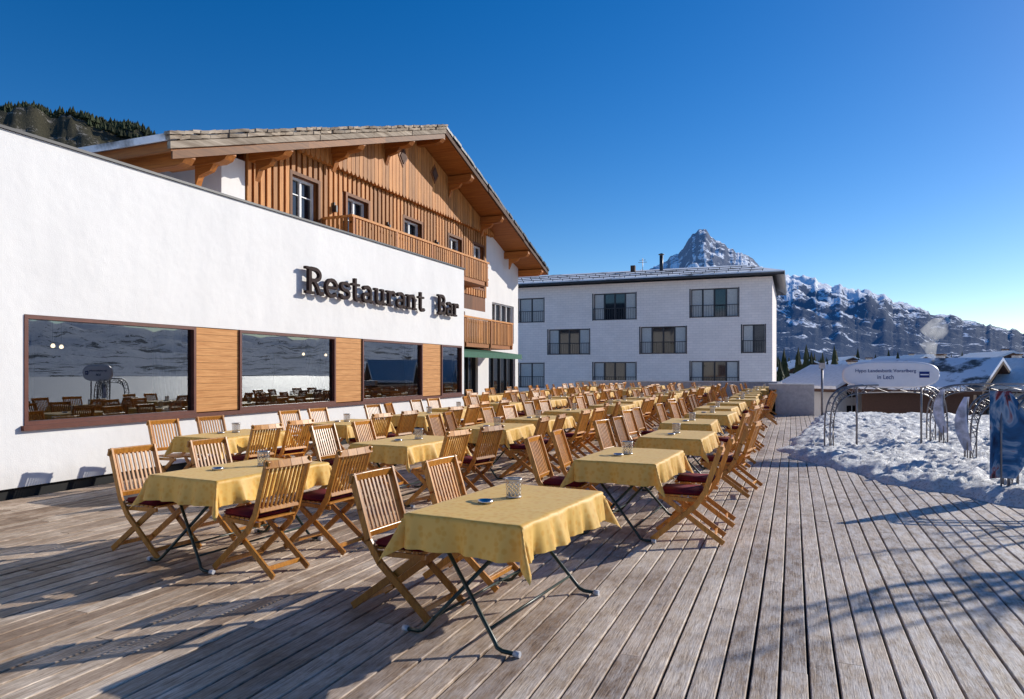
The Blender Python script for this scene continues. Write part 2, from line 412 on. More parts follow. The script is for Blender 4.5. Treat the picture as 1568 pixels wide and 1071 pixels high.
# ------------------------------------------------------------------ deck
mb = MB()
pitch = 0.146
x = -13.2
while x < 10:
    gap = 0.014
    y = -4 + random.uniform(-3, 0)
    ymax = 44 if x < -0.7 else 27.5
    ymin = 19.3 if x < -9.35 else -5
    while y < ymax:
        ln = random.choice([3.0, 4.0, 5.0])
        y0 = max(y, ymin); y1 = min(y + ln - 0.006, ymax)
        if y1 > y0 + 0.05:
            dz = random.uniform(-0.003, 0.002)
            a = x; b = x + pitch - gap + random.uniform(-.003, .003); c = 0.005
            vs = [(a, y0, -0.03), (a, y0, dz - c), (a + c, y0, dz), (b - c, y0, dz), (b, y0, dz - c), (b, y0, -0.03)]
            vs2 = [(p[0], y1, p[2]) for p in vs]
            mb.add(vs + vs2, [(i, i + 1, i + 7, i + 6) for i in range(5)] + [(5, 4, 3, 2, 1, 0), (6, 7, 8, 9, 10, 11)], 'deck')
        y += ln
    x += pitch
mb.obj('wooden_deck')
mb = MB(); mb.box(-13.3, -0.6, -6, 44.3, -4.2, -0.045, 'black'); mb.box(-0.6, 10.2, -6, 27.6, -4.2, -0.045, 'black'); mb.obj('deck_substructure')

# ------------------------------------------------------------------ ground + mountains
mb = MB(); rings = [0, 30, 60, 120, 250, 500, 1000, 2500, 6000, 14000]; n = 64
vs = [(0, 0, -4.0)]; fs = []
for i, r in enumerate(rings[1:]):
    for j in range(n):
        t = 2 * math.pi * j / n; vs.append((r * math.cos(t), r * math.sin(t), -4.0))
for j in range(n): fs.append((0, 1 + j, 1 + (j + 1) % n))
for i in range(len(rings) - 2):
    for j in range(n):
        j2 = (j + 1) % n; fs.append((1 + i * n + j, 1 + (i + 1) * n + j, 1 + (i + 1) * n + j2, 1 + i * n + j2))
mb.add(vs, fs, 'snow'); mb.obj('snow_ground')

def lerp_profile(pr, a):
    if a <= pr[0][0]: return pr[0][1]
    for (a0, h0), (a1, h1) in zip(pr, pr[1:]):
        if a <= a1: return h0 + (h1 - h0) * (a - a0) / (a1 - a0)
    return pr[-1][1]
def ridge(name, pr, D, front, back, mat, na, nr, rough, nsc, seed, jag=0.02, pw=1.3, jf=1.7, grab=None):
    a0, a1 = pr[0][0], pr[-1][0]
    vs = []; fs = []
    nb = max(4, nr // 4)
    for i in range(na + 1):
        az = a0 + (a1 - a0) * i / na
        H = lerp_profile(pr, az) * D + 1.65
        H += jag * D * 0.1 * noise.fractal(Vector((az * jf, seed, 0)), 0.8, 2.1, 6)
        for j in range(nr + nb + 1):
            if j <= nr:
                t = j / nr; r = D - front * (1 - t); s = t ** pw
            else:
                t = 1 - (j - nr) / nb; r = D + back * (1 - t); s = t
            X = r * math.sin(R(az)); Y = r * math.cos(R(az))
            p = Vector((X * nsc, Y * nsc, seed))
            nz = noise.ridged_multi_fractal(p, 0.9, 2.1, 7, 1.0, 2.0) - 1.0
            env = math.sin(math.pi * min(t, 1) ** 1.2) if j <= nr else 0
            z = -4 + (H + 4) * s + rough * nz * env * (H + 4)
            vs.append((X, Y, z))
            if grab is not None and j <= nr: grab.append((X, Y, z, az, t))
    m_ = nr + nb + 1
    for i in range(na):
        for j in range(m_ - 1):
            fs.append((i * m_ + j, (i + 1) * m_ + j, (i + 1) * m_ + j + 1, i * m_ + j + 1))
    mb = MB(); mb.add(vs, fs, mat, True); o = mb.obj(name, fix=False); return o
SN = (0.84, 0.86, 0.90)
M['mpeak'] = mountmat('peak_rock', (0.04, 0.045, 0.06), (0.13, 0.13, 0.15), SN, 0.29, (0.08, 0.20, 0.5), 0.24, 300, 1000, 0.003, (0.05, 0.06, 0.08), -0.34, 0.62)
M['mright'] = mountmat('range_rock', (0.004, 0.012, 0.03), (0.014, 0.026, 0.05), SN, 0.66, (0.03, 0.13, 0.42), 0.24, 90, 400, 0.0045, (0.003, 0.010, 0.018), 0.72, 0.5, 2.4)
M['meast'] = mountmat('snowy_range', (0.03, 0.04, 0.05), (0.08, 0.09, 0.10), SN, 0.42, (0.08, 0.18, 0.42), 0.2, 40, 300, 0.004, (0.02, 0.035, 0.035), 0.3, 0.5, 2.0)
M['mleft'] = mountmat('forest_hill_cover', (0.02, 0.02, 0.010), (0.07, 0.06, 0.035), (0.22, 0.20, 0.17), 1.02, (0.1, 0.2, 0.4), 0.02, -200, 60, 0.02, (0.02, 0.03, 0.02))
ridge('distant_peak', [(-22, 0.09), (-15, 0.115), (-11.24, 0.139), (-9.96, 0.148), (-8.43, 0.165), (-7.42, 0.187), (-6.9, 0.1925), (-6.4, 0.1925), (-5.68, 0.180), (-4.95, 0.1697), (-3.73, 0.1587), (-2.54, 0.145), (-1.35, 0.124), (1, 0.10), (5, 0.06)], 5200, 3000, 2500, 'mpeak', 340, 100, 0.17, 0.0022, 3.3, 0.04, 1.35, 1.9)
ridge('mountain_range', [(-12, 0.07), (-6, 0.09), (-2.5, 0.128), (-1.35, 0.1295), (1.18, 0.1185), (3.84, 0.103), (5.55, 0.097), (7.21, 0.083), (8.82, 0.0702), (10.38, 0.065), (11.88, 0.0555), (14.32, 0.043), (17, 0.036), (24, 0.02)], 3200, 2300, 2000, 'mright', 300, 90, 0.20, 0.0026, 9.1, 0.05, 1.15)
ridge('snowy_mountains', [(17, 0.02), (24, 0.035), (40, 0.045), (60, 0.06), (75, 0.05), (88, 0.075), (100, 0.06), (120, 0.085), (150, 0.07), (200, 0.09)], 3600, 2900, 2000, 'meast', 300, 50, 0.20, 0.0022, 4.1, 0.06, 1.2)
pts = []
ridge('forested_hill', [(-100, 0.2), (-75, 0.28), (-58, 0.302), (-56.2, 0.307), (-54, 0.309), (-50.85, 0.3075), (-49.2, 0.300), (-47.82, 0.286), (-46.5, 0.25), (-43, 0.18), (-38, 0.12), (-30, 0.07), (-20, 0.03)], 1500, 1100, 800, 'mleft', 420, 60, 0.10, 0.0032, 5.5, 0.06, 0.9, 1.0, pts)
mb = MB()
vis = [p for p in pts if -61 < p[3] < -43 and p[4] > 0.6]
for i in range(14000):
    p = random.choice(vis)
    x = p[0] + random.uniform(-14, 14); y = p[1] + random.uniform(-14, 14); z = p[2] - 3
    if noise.noise(Vector((x * 0.012, y * 0.012, 3))) > 0.42 : continue
    h = random.uniform(5, 11); n = 5; r0 = h * 0.34
    vs = [(x, y, z + h)] + [(x + r0 * math.cos(a), y + r0 * math.sin(a), z) for a in [2 * math.pi * j / n + i for j in range(n)]]
    mb.add(vs, [(0, 1 + j, 1 + (j + 1) % n) for j in range(n)], 'needle')
mb.obj('distant_forest', fix=False)

# ------------------------------------------------------------------ snow bank beside deck
bound = [(9.5, 8.2), (5.5, 9.4), (2.6, 10.1), (1.5, 11.2), (0.8, 12.6), (0.1, 14.0), (-0.25, 15.4), (0.05, 18), (0.45, 22), (0.8, 26.5), (0.9, 33)]
def bank_side(x, y):
    best = 1e9; sgn = 1
    for (xa, ya), (xb, yb) in zip(bound, bound[1:]):
        dx, dy = xb - xa, yb - ya; l2 = dx * dx + dy * dy
        t = max(0, min(1, ((x - xa) * dx + (y - ya) * dy) / l2))
        px, py = xa + dx * t, ya + dy * t; d = math.hypot(x - px, y - py)
        if d < best:
            best = d; sgn = 1 if (dx * (y - ya) - dy * (x - xa)) < 0 else -1
    return best * sgn
mb = MB(); vs = []; fs = []; nx, ny = 240, 320
rt = random.Random(3)
steps = []
for k in range(9):   # foot tracks
    x0, y0, a0 = rt.uniform(0.8, 5), rt.uniform(11, 22), rt.uniform(-.6, 2.2)
    for j in range(9):
        sidew = 0.11 if j % 2 else -0.11
        steps.append((x0 + math.cos(a0) * j * .55 - math.sin(a0) * sidew, y0 + math.sin(a0) * j * .55 + math.cos(a0) * sidew))
grid = {}
for s_ in steps: grid.setdefault((int(s_[0]), int(s_[1])), []).append(s_)
for j in range(ny + 1):
    for i in range(nx + 1):
        x = -0.8 + 13.0 * (i / nx) ** 1.2; y = 7.6 + 22 * (j / ny) ** 1.2
        d = bank_side(x, y) + 0.24 * noise.fractal(Vector((x * 1.1, y * 1.1, 2)), 0.8, 2, 4)
        nz = noise.fractal(Vector((x * 1.2, y * 1.2, 7)), 0.7, 2.1, 5)
        n2 = noise.fractal(Vector((x * 5, y * 5, 1)), 0.5, 2.1, 5)
        if d < 0: z = -0.035 + max(d, -0.2) * 0.3
        else:
            z = -0.035 + 0.20 * (1 - math.exp(-d / 0.2)) + (0.08 * nz + 0.045 * n2) * min(1, d / 0.3)
            for gx in (-1, 0, 1):
                for gy in (-1, 0, 1):
                    for (sx_, sy_) in grid.get((int(x) + gx, int(y) + gy), ()):
                        q = ((x - sx_) ** 2 + (y - sy_) ** 2) / 0.018
                        if q < 6: z -= 0.09 * math.exp(-q)
            z = max(z, -0.02)
        if y > 27.3: z -= (y - 27.3) * 1.6
        if x > 10: z -= (x - 10) * 1.2
        vs.append((x, y, z))
for j in range(ny):
    for i in range(nx):
        a = j * (nx + 1) + i; fs.append((a, a + 1, a + nx + 2, a + nx + 1))
mb.add(vs, fs, 'snowd', True); mb.obj('snow_bank', fix=False)

# ------------------------------------------------------------------ restaurant building
rb = empty('restaurant_building')
XW = -9.3
mpX = lambda u, v, n: (XW + n, u, v)
wins = [(6.10, 8.93), (9.93, 12.80), (13.83, 16.68), (17.78, 19.10)]
ops = [(2.25, 5.1, 0.92, 2.36)] + [(6.10, 19.10, 0.90, 2.38)]
mb = MB()
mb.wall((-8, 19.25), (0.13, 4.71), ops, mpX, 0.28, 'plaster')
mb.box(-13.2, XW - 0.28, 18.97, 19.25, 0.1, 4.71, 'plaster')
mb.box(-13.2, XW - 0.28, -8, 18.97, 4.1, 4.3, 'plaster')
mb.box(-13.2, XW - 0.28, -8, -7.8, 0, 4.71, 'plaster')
mb.obj('walls', rb)
mb = MB(); mb.box(XW - 0.34, XW + 0.035, -8.03, 19.28, 4.712, 4.75, 'anth'); mb.obj('coping', rb)
mb = MB(); mb.box(XW - 0.25, XW - 0.06, -8, 19.2, -0.02, 0.128, 'black'); mb.obj('plinth', rb)
mb = MB()
for a, b in ((8.93, 9.93), (12.80, 13.83), (16.68, 17.78)):
    z = 0.94; i = 0
    while z < 2.37:
        z1 = min(z + 0.118, 2.375)
        mb.box(XW - 0.12, XW - 0.02, a + 0.0, b, z, z1 - 0.002, 'oak'); z += 0.12
mb.obj('wood_panels', rb)
mb = MB()
mb.box(XW - 0.2, XW + 0.06, 6.06, 19.12, 0.86, 0.925, 'frame')
mb.box(XW - 0.2, XW + 0.06, 2.2, 5.15, 0.86, 0.915, 'frame')
for a, b in [(2.25, 5.1)] + wins:
    fw = 0.05
    for (u0, u1, v0, v1) in ((a, a + fw, 0.926, 2.375), (b - fw, b, 0.926, 2.375), (a + fw, b - fw, 0.926, 0.926 + fw), (a + fw, b - fw, 2.375 - fw, 2.375)):
        mb.box(XW - 0.15, XW + 0.012, u0, u1, v0, v1, 'frame')
mb.obj('window_frames', rb)
mb = MB()
for a, b in [(2.25, 5.1)] + wins:
    mb.add([(XW - 0.06, a + .04, 0.95), (XW - 0.06, b - .04, 0.95), (XW - 0.06, b - .04, 2.34), (XW - 0.06, a + .04, 2.34)], [(0, 1, 2, 3)], 'glass')
mb.obj('window_glass', rb, fix=False)
mb = MB()
mb.box(-13.1, XW - 0.3, -7.8, 18.9, 0.0, 0.05, 'dark'); mb.box(-13.15, -13.05, -7.8, 18.9, 0, 4.1, 'dark')
mb.box(-13.1, XW - 0.3, -7.8, 18.9, 2.7, 2.76, 'dark')
for yy in (6.9, 8.2, 10.6, 12, 14.6, 16):
    mb.box(-12.2, -11.3, yy - .4, yy + .4, 0.72, 0.76, 'housewood'); mb.box(-11.8, -11.72, yy - .04, yy + .04, 0.05, 0.72, 'dark')
    for sx in (-12.6, -11.0):
        mb.box(sx - .2, sx + .2, yy - .2, yy + .2, .42, .46, 'housewood'); mb.box(sx - .2 if sx < -11.5 else sx + .16, sx - .16 if sx < -11.5 else sx + .2, yy - .2, yy + .2, .46, .95, 'housewood')
for yy in (7.3, 11.2, 15.0): mb.box(-12.9, -12.85, yy, yy + 1.3, 1.1, 2.1, 'curtain')
mb.obj('interior', rb)
mb = MB()
for a, b in wins[:3]:
    for (c0, c1) in ((b - 0.75, b - 0.06), ):
        k = 22; vs = []
        for i in range(k + 1):
            yy = c0 + (c1 - c0) * i / k; xx = XW - 0.24 + 0.04 * math.sin(i * 1.7)
            yb = c1 - (c1 - yy) * 0.5
            vs += [(xx, yb, 0.3), (xx, yy * .35 + yb * .65, 1.4), (xx, yy, 2.6)]
        mb.add(vs, [(3 * i, 3 * i + 3, 3 * i + 4, 3 * i + 1) for i in range(k)] + [(3 * i + 1, 3 * i + 4, 3 * i + 5, 3 * i + 2) for i in range(k)], 'curtain', True)
mb.obj('curtains', rb, fix=False)
mb = MB()
for yy in (6.7, 7.3, 7.9, 10.7, 11.6, 14.4, 15.4, 6.9, 8.3):
    c = (-12.0 + random.uniform(-.6, .9), yy, 2.05)
    mb.lathe([(0.0, -0.035), (0.03, -0.02), (0.035, 0), (0.02, 0.03), (0.0, 0.04)], c, 'lamp', 10)
    mb.tube([(c[0], c[1], 2.08), (c[0], c[1], 2.7)], 0.006, 'anth', 5)
mb.obj('pendant_lamps', rb)

# letters
sg = empty('restaurant_sign', (XW, 0, 0))
def text_mesh(body, name, width, height, loc, rot, mat, parent, extr=0.03, off=0.0):
    cu = bpy.data.curves.new(name, 'FONT'); cu.body = body; cu.size = 1; cu.extrude = 0; cu.offset = off
    tmp = bpy.data.objects.new('tmp', cu); scene.collection.objects.link(tmp)
    cu.extrude = extr
    bpy.context.view_layer.update()
    dg = bpy.context.evaluated_depsgraph_get(); me = bpy.data.meshes.new_from_object(tmp.evaluated_get(dg))
    bpy.data.objects.remove(tmp)
    xs = [v.co.x for v in me.vertices]; ys = [v.co.y for v in me.vertices]
    x0, x1, y0, y1 = min(xs), max(xs), min(ys), max(ys)
    for v in me.vertices:
        v.co.x = (v.co.x - x0) / (x1 - x0) * width; v.co.y = (v.co.y - y0) / (y1 - y0) * height
    me.materials.clear(); me.materials.append(mat)
    o = bpy.data.objects.new(name, me); o.rotation_euler = rot; scene.collection.objects.link(o)
    o.parent = parent; o.location = Vector(loc) - parent.location; return o
def arc(cx, cy, rx, ry, a0, a1, n=14):
    return [(cx + rx * math.cos(R(a0 + (a1 - a0) * i / n)), cy + ry * math.sin(R(a0 + (a1 - a0) * i / n))) for i in range(n + 1)]
TH, TN = 0.17, 0.095
def glyph(ch):
    if ch == 'R':
        S = [([(.18, 0), (.18, 1)], TH), ([(0, .04), (.38, .04)], TN), ([(0, .96), (.3, .96)], TN), ([(.2, .95)] + arc(.36, .73, .26, .22, 90, -90) + [(.2, .51)], TH * .8), ([(.36, .5), (.5, .3), (.6, .05), (.78, .05)], TH * .85)]; w = .80
    elif ch == 'B':
        S = [([(.18, 0), (.18, 1)], TH), ([(0, .04), (.4, .04)], TN), ([(0, .96), (.4, .96)], TN), ([(.2, .95)] + arc(.36, .75, .22, .2, 90, -90) + [(.2, .55)], TH * .8), ([(.3, .54)] + arc(.38, .29, .27, .25, 90, -90) + [(.2, .04)], TH * .85)]; w = .72
    elif ch == 'e':
        S = [([(.08, .36), (.56, .36)], TN), (arc(.32, .34, .25, .32, 5, 320), TH * .8)]; w = .64
    elif ch == 's':
        S = [([(.46, .66), (.47, .5)], TN), (arc(.28, .50, .18, .14, 20, 250) + arc(.28, .19, .2, .16, 80, -160), TH * .75), ([(.07, .03), (.07, .18)], TN)]; w = .54
    elif ch == 't':
        S = [([(.22, .92), (.22, .2)] + arc(.36, .18, .14, .14, 180, 330), TH * .85), ([(.04, .66), (.44, .66)], TN)]; w = .52
    elif ch == 'a':
        S = [(arc(.28, .48, .2, .17, 150, 0) + [(.48, .06), (.62, .05)], TH * .85), (arc(.28, .2, .2, .16, 60, 330), TH * .75)]; w = .64
    elif ch == 'u':
        S = [([(.16, .66), (.16, .24)] + arc(.33, .22, .17, .17, 180, 340), TH * .85), ([(.52, .66), (.52, .05), (.66, .05)], TH * .85), ([(.02, .64), (.2, .64)], TN), ([(.38, .64), (.54, .64)], TN)]; w = .70
    elif ch == 'r':
        S = [([(.16, .66), (.16, 0)], TH), ([(.0, .64), (.2, .64)], TN), ([(0, .04), (.34, .04)], TN), ([(.18, .42)] + arc(.36, .46, .16, .18, 160, 40), TH * .8), ([(.46, .6), (.47, .46)], TN)]; w = .54
    elif ch == 'n':
        S = [([(.16, .66), (.16, 0)], TH), ([(.0, .64), (.2, .64)], TN), ([(0, .04), (.32, .04)], TN), ([(.18, .44)] + arc(.36, .46, .17, .19, 165, 0) + [(.53, 0)], TH * .85), ([(.40, .04), (.68, .04)], TN)]; w = .72
    return S, w
def word(mb, txt, y0, width, z0, h):
    tot = sum(glyph(c)[1] for c in txt) + .04 * (len(txt) - 1); sx = width / tot; x = 0; q = 0
    for c in txt:
        S, w_ = glyph(c)
        for pl, th in S:
            pp = [Vector((y0 + (x + px) * sx, z0 + pz * h)) for px, pz in pl]; t = th * h * 0.5
            Lp = []; Rp = []
            for i, p in enumerate(pp):
                d = (pp[min(i + 1, len(pp) - 1)] - pp[max(i - 1, 0)])
                if d.length < 1e-6: d = Vector((1, 0))
                d.normalize(); nrm = Vector((-d.y, d.x)) * t
                Lp.append(p + nrm); Rp.append(p - nrm)
            q += 1; e = (q % 5) * 0.0012
            vs = []
            for xx in (0.09 - e, 0.16 + e):
                vs += [(xx, p.x, p.y) for p in Lp] + [(xx, p.x, p.y) for p in Rp]
            n = len(pp); o = 2 * n; fs = []
            for i in range(n - 1):
                fs += [(i, i + 1, n + i + 1, n + i), (o + i, o + n + i, o + n + i + 1, o + i + 1), (i, o + i, o + i + 1, i + 1), (n + i, n + i + 1, o + n + i + 1, o + n + i)]
            fs += [(0, n, o + n, o), (n - 1, o + n - 1, o + 2 * n - 1, 2 * n - 1)]
            mb.add(vs, fs, 'letter')
        x += w_ + .04
mb = MB(); word(mb, 'Restaurant', 11.60, 4.95, 3.22, 0.54); mb.obj('letters_restaurant', sg)
mb = MB(); word(mb, 'Bar', 17.30, 1.3, 3.22, 0.54); mb.obj('letters_bar', sg)
mb = MB()
for yy in list([11.75 + i * 0.51 for i in range(10)]) + [17.45, 17.95, 18.35]:
    mb.tube([(0, yy, 3.4), (0.1, yy, 3.4)], 0.008, 'steel', 5)
mb.obj('standoff_pins', sg)

# ------------------------------------------------------------------ chalet
ch = empty('alpine_chalet')
XC = -13.3
mpC = lambda u, v, n: (XC + n, u, v)
RK = -12.0
E0 = (10.87, 6.42); AP = (23.15, 10.62); E1 = (34.9, 6.88)
def zroof(y): return E0[1] + (y - E0[0]) * (AP[1] - E0[1]) / (AP[0] - E0[0]) if y < AP[0] else AP[1] - (y - AP[0]) * (AP[1] - E1[1]) / (E1[0] - AP[0])
cw = [(16.19, 17.37, 6.05, 7.25), (18.86, 20.05, 5.6, 7.25), (22.39, 23.7, 5.6, 7.25), (26.0, 27.2, 5.6, 7.25), (28.4, 29.5, 5.4, 7.3)]
mb = MB(); mb.wall((14.37, 29.8), (4.35, 7.35), cw, mpC, 0.3, 'larch')
mb.prism_x([(14.4, 7.352), (29.8, 7.352), (29.8, 8.1), (16.4, 8.1)], XC - 0.3, XC, 'larch'); mb.obj('timber_wall', ch)
mb = MB()
yy = 14.5
while yy < 29.8:
    z1 = min(8.0, zroof(yy) - 0.3)
    segs = [(5.0, z1)]
    for (a, b, c, d) in cw:
        if a - 0.12 < yy < b + 0.12: segs = [(5.0, c - 0.1), (d + 0.1, z1)]
    for (s0, s1) in segs:
        if s1 > s0: mb.box(XC, XC + 0.05, yy - 0.075, yy + 0.075, s0, s1, 'larchlt')
    yy += 0.25
yy = 15.9
while yy < 30.7:
    z1 = zroof(yy) - 0.28; z1b = zroof(yy + 0.22) - 0.28
    if min(z1, z1b) > 8.0:
        vs = [(yy, z1), (yy, 8.02), (yy + 0.055, 7.93), (yy + 0.11, 7.9), (yy + 0.165, 7.93), (yy + 0.2, 8.02), (yy + 0.2, z1b)]
        mb.prism_x(vs, XC + 0.054, XC + 0.22, 'larchlt')
    yy += 0.226
mb.box(XC + .05, XC + .12, 15.9, 30.6, 7.98, 8.2, 'larch')
mb.obj('cladding', ch)
mb = MB()
mb.box(XC - 0.3, XC + 0.02, 13.56, 14.368, 3.0, 7.1, 'plaster2')
mb.wall((29.802, 34.0), (-4, 6.95), [(30.6, 33.4, 3.0, 4.9), (30.2, 33.6, 0.1, 2.35)], mpC, 0.3, 'plaster2')
mb.prism_x([(29.802, 6.952), (34, 6.952), (33.4, 7.1), (30.3, 8.15), (29.802, 8.2)], XC - 0.3, XC, 'plaster2')
mb.wall((14.37, 29.798), (-4, 4.348), [(19.6, 22.2, 0.1, 2.3), (22.5, 25.5, 0.1, 2.3), (26, 29, 0.1, 2.3), (23, 24.2, 2.75, 4.1), (26.2, 27.4, 2.75, 4.1)], mpC, 0.3, 'plaster2')
mb.box(-27, XC - 0.3, 33.7, 33.998, -4, 6.9, 'plaster2'); mb.box(-27, XC - 0.3, 13.57, 13.9, -4, 7.1, 'plaster2')
mb.box(-27, -26.7, 13.9, 33.7, -4, 7, 'plaster2')
mb.obj('plaster_walls', ch)
mb = MB()
for (a, b, c, d) in cw + [(23, 24.2, 2.75, 4.1), (26.2, 27.4, 2.75, 4.1)]:
    mb.mbox(mpC, a, b, c, d, -0.25, -0.2, 'darkglass')
    f = 0.07
    for (u0, u1, v0, v1) in ((a, a + f, c, d), (b - f, b, c, d), (a + f, b - f, c, c + f), (a + f, b - f, d - f, d), ((a + b) / 2 - .04, (a + b) / 2 + .04, c + f, d - f)):
        mb.mbox(mpC, u0, u1, v0, v1, -0.2, -0.13, 'white')
    mb.mbox(mpC, a + f, (a + b) / 2 - .04, (c + d) / 2 + 0.1, (c + d) / 2 + .13, -0.19, -0.16, 'white')
    mb.mbox(mpC, (a + b) / 2 + .04, b - f, (c + d) / 2 + 0.1, (c + d) / 2 + .13, -0.19, -0.16, 'white')
    g = 0.1
    for (u0, u1, v0, v1) in ((a - g, a, c - g, d + g), (b, b + g, c - g, d + g), (a, b, d, d + g), (a, b, c - g, c)):
        mb.mbox(mpC, u0, u1, v0, v1, -0.02, 0.065, 'larch')
for (a, b, c, d) in [(19.6, 22.2, 0.1, 2.3), (22.5, 25.5, 0.1, 2.3), (26, 29, 0.1, 2.3), (30.6, 33.4, 3.0, 4.9), (30.2, 33.6, 0.1, 2.35)]:
    mb.mbox(mpC, a, b, c, d, -0.25, -0.2, 'darkglass')
    k = 4
    for i in range(k + 1):
        u = a + (b - a - 0.06) * i / k; mb.mbox(mpC, u, u + 0.06, c, d, -0.2, -0.12, 'white' if c > 1 else 'anth')
    mb.mbox(mpC, a, b, d - 0.06, d, -0.119, -0.08, 'white' if c > 1 else 'anth')
for yy in (18.1, 21.2, 24.8):
    mb.mbox(mpC, yy - .04, yy + .04, 6.55, 6.75, 0.05, 0.2, 'anth'); mb.mbox(mpC, yy - .02, yy + .02, 6.75, 6.85, 0.05, 0.12, 'anth')
mb.obj('windows', ch)
mb = MB()
t = 0.22
mb.prism_x([(E0[0], E0[1]), AP, (AP[0], AP[1] - t), (E0[0], E0[1] - t)], -27.5, RK, 'soffit')
mb.prism_x([AP, E1, (E1[0], E1[1] - t), (AP[0], AP[1] - t)], -27.5, RK, 'soffit')
mb.obj('roof_deck', ch)
mb = MB()
mb.prism_x([(E0[0] - .15, E0[1] - 0.04), (AP[0], AP[1] + 0.012), (AP[0], AP[1] + 0.12), (E0[0] - .2, E0[1] + .09)], -27.6, RK + 0.02, 'roofB')
mb.prism_x([(AP[0], AP[1] + 0.012), (E1[0] + .15, E1[1] - .03), (E1[0] + .2, E1[1] + .08), (AP[0], AP[1] + .12)], -27.6, RK + 0.02, 'anth')
mb.obj('roof_covering', ch)
mb = MB()
def rake_boards(p, q, nseg, z0, th, x0, x1, k, jit=0.02):
    for i in range(nseg):
        a = i / nseg; b = (i + 1.08) / nseg
        y0 = p[0] + (q[0] - p[0]) * a; y1 = min(p[0] + (q[0] - p[0]) * b, q[0])
        zz0 = p[1] + (q[1] - p[1]) * a + z0 + random.uniform(-jit, jit); zz1 = p[1] + (q[1] - p[1]) * min(b, 1) + z0 + random.uniform(-jit, jit)
        mb.prism_x([(y0, zz0), (y1, zz1), (y1, zz1 + th), (y0, zz0 + th)], x0, x1 + random.uniform(0, .05), k)
rake_boards((E0[0] - .2, E0[1]), AP, 60, 0.05, 0.07, RK + 0.025, RK + 0.14, 'shake', 0.02)
rake_boards((E0[0] - .15, E0[1]), AP, 45, -0.04, 0.08, RK + 0.015, RK + 0.09, 'shake', 0.015)
rake_boards((E0[0] - .1, E0[1]), AP, 5, -0.20, 0.15, RK + 0.005, RK + 0.05, 'shake', 0.004)
rake_boards((E0[0], E0[1]), AP, 3, -0.38, 0.17, RK + 0.005, RK + 0.03, 'fascia', 0)
rake_boards(AP, E1, 3, -0.22, 0.2, RK + 0.005, RK + 0.05, 'housewood', 0)
rake_boards(AP, E1, 40, -0.01, 0.10, RK + 0.025, RK + 0.10, 'anth', 0.01)
mb.obj('bargeboards', ch)
mb = MB()
for yy in (11.4, 12.6, 14.6, 17.9, 20.9, 23.15, 25.7, 28.9, 32.2, 34.2):
    z = zroof(yy) - t - 0.03
    vs = [(RK - 0.02, z), (RK - 0.02, z - 0.14), (RK - 0.12, z - 0.26), (RK - 0.3, z - 0.31), (-14, z - 0.31), (-14, z)]
    n = len(vs)
    P = [(x, yy - .13, zz) for x, zz in vs] + [(x, yy + .13, zz) for x, zz in vs]
    mb.add(P, [tuple(range(n)), tuple(range(n, 2 * n))[::-1]] + [(i, i + n, (i + 1) % n + n, (i + 1) % n) for i in range(n)], 'beam')
    if yy not in (11.4, 34.2, 23.15):
        vs = [(RK - 0.5, z - 0.312), (RK - 0.62, z - 0.46), (RK - 0.95, z - 0.54), (XC + 0.23, z - 0.84), (XC + 0.23, z - 0.312)]
        n = len(vs); P = [(x, yy - .08, zz) for x, zz in vs] + [(x, yy + .08, zz) for x, zz in vs]
        mb.add(P, [tuple(range(n)), tuple(range(n, 2 * n))[::-1]] + [(i, i + n, (i + 1) % n + n, (i + 1) % n) for i in range(n)], 'beam')
mb.obj('purlins', ch)
mb = MB()
for yy in (22.0, 24.4):
    for r_, k, x0 in ((0.32, 'larch', XC + .222), (0.22, 'housewood', XC + .25)):
        mb.prism_x([(yy - r_, 9.35), (yy, 9.35 - r_ * 1.2), (yy + r_, 9.35), (yy, 9.35 + r_ * 1.2)], x0, x0 + .025, k)
mb.obj('gable_ornaments', ch)
def balcony(name, y0, y1, zt, zb, xf):
    mb = MB()
    mb.box(XC + 0.01, xf - 0.02, y0, y1, zb - 0.2, zb, 'soffit')
    mb.box(xf - 0.08, xf, y0, y1, zb + 0.05, zb + 0.14, 'beam')
    mb.box(xf - 0.10, xf + 0.03, y0 - .03, y1 + .03, zt - 0.07, zt, 'larchlt')
    mb.box(xf - 0.07, xf - .01, y0, y1, zt - 0.26, zt - 0.2, 'beam')
    yy = y0 + 0.02
    while yy < y1 - .05:
        mb.box(xf - 0.008, xf + 0.022, yy, yy + 0.1, zb - 0.02, zt - 0.1, 'larchlt'); yy += 0.17
    yy = y0
    while yy < y1 + .1:
        mb.box(xf - 0.1, xf + 0.04, min(yy, y1 - .1), min(yy, y1 - .1) + 0.1, zb - 0.18, zt - 0.071, 'beam'); yy += 2.45
    for ye in (y0, y1 - .06):
        mb.box(XC + 0.02, xf - .1, ye, ye + .06, zt - .07, zt - .003, 'larchlt'); mb.box(XC + .02, xf - .1, ye, ye + .06, zb + .05, zb + .12, 'beam')
        xx = XC + .05
        while xx < xf - .12: mb.box(xx, xx + .1, ye + .01, ye + .04, zb + .12, zt - .07, 'larchlt'); xx += 0.155
    mb.obj(name, ch)
balcony('upper_balcony', 17.6, 27.7, 6.3, 5.45, -12.2)
balcony('lower_balcony', 20.5, 30.5, 3.85, 2.8, -12.2)
mb = MB()
vs = [(-13.25, 19.5, 2.62), (-11.0, 19.5, 2.32), (-11.0, 28.5, 2.32), (-13.25, 28.5, 2.62)]
mb.add(vs + [(p[0], p[1], p[2] - .03) for p in vs], [(0, 1, 2, 3), (7, 6, 5, 4), (0, 4, 5, 1), (1, 5, 6, 2), (2, 6, 7, 3), (3, 7, 4, 0)], 'awning')
mb.box(-11.0, -10.97, 19.5, 28.5, 2.12, 2.33, 'awning')
mb.obj('awning', ch)

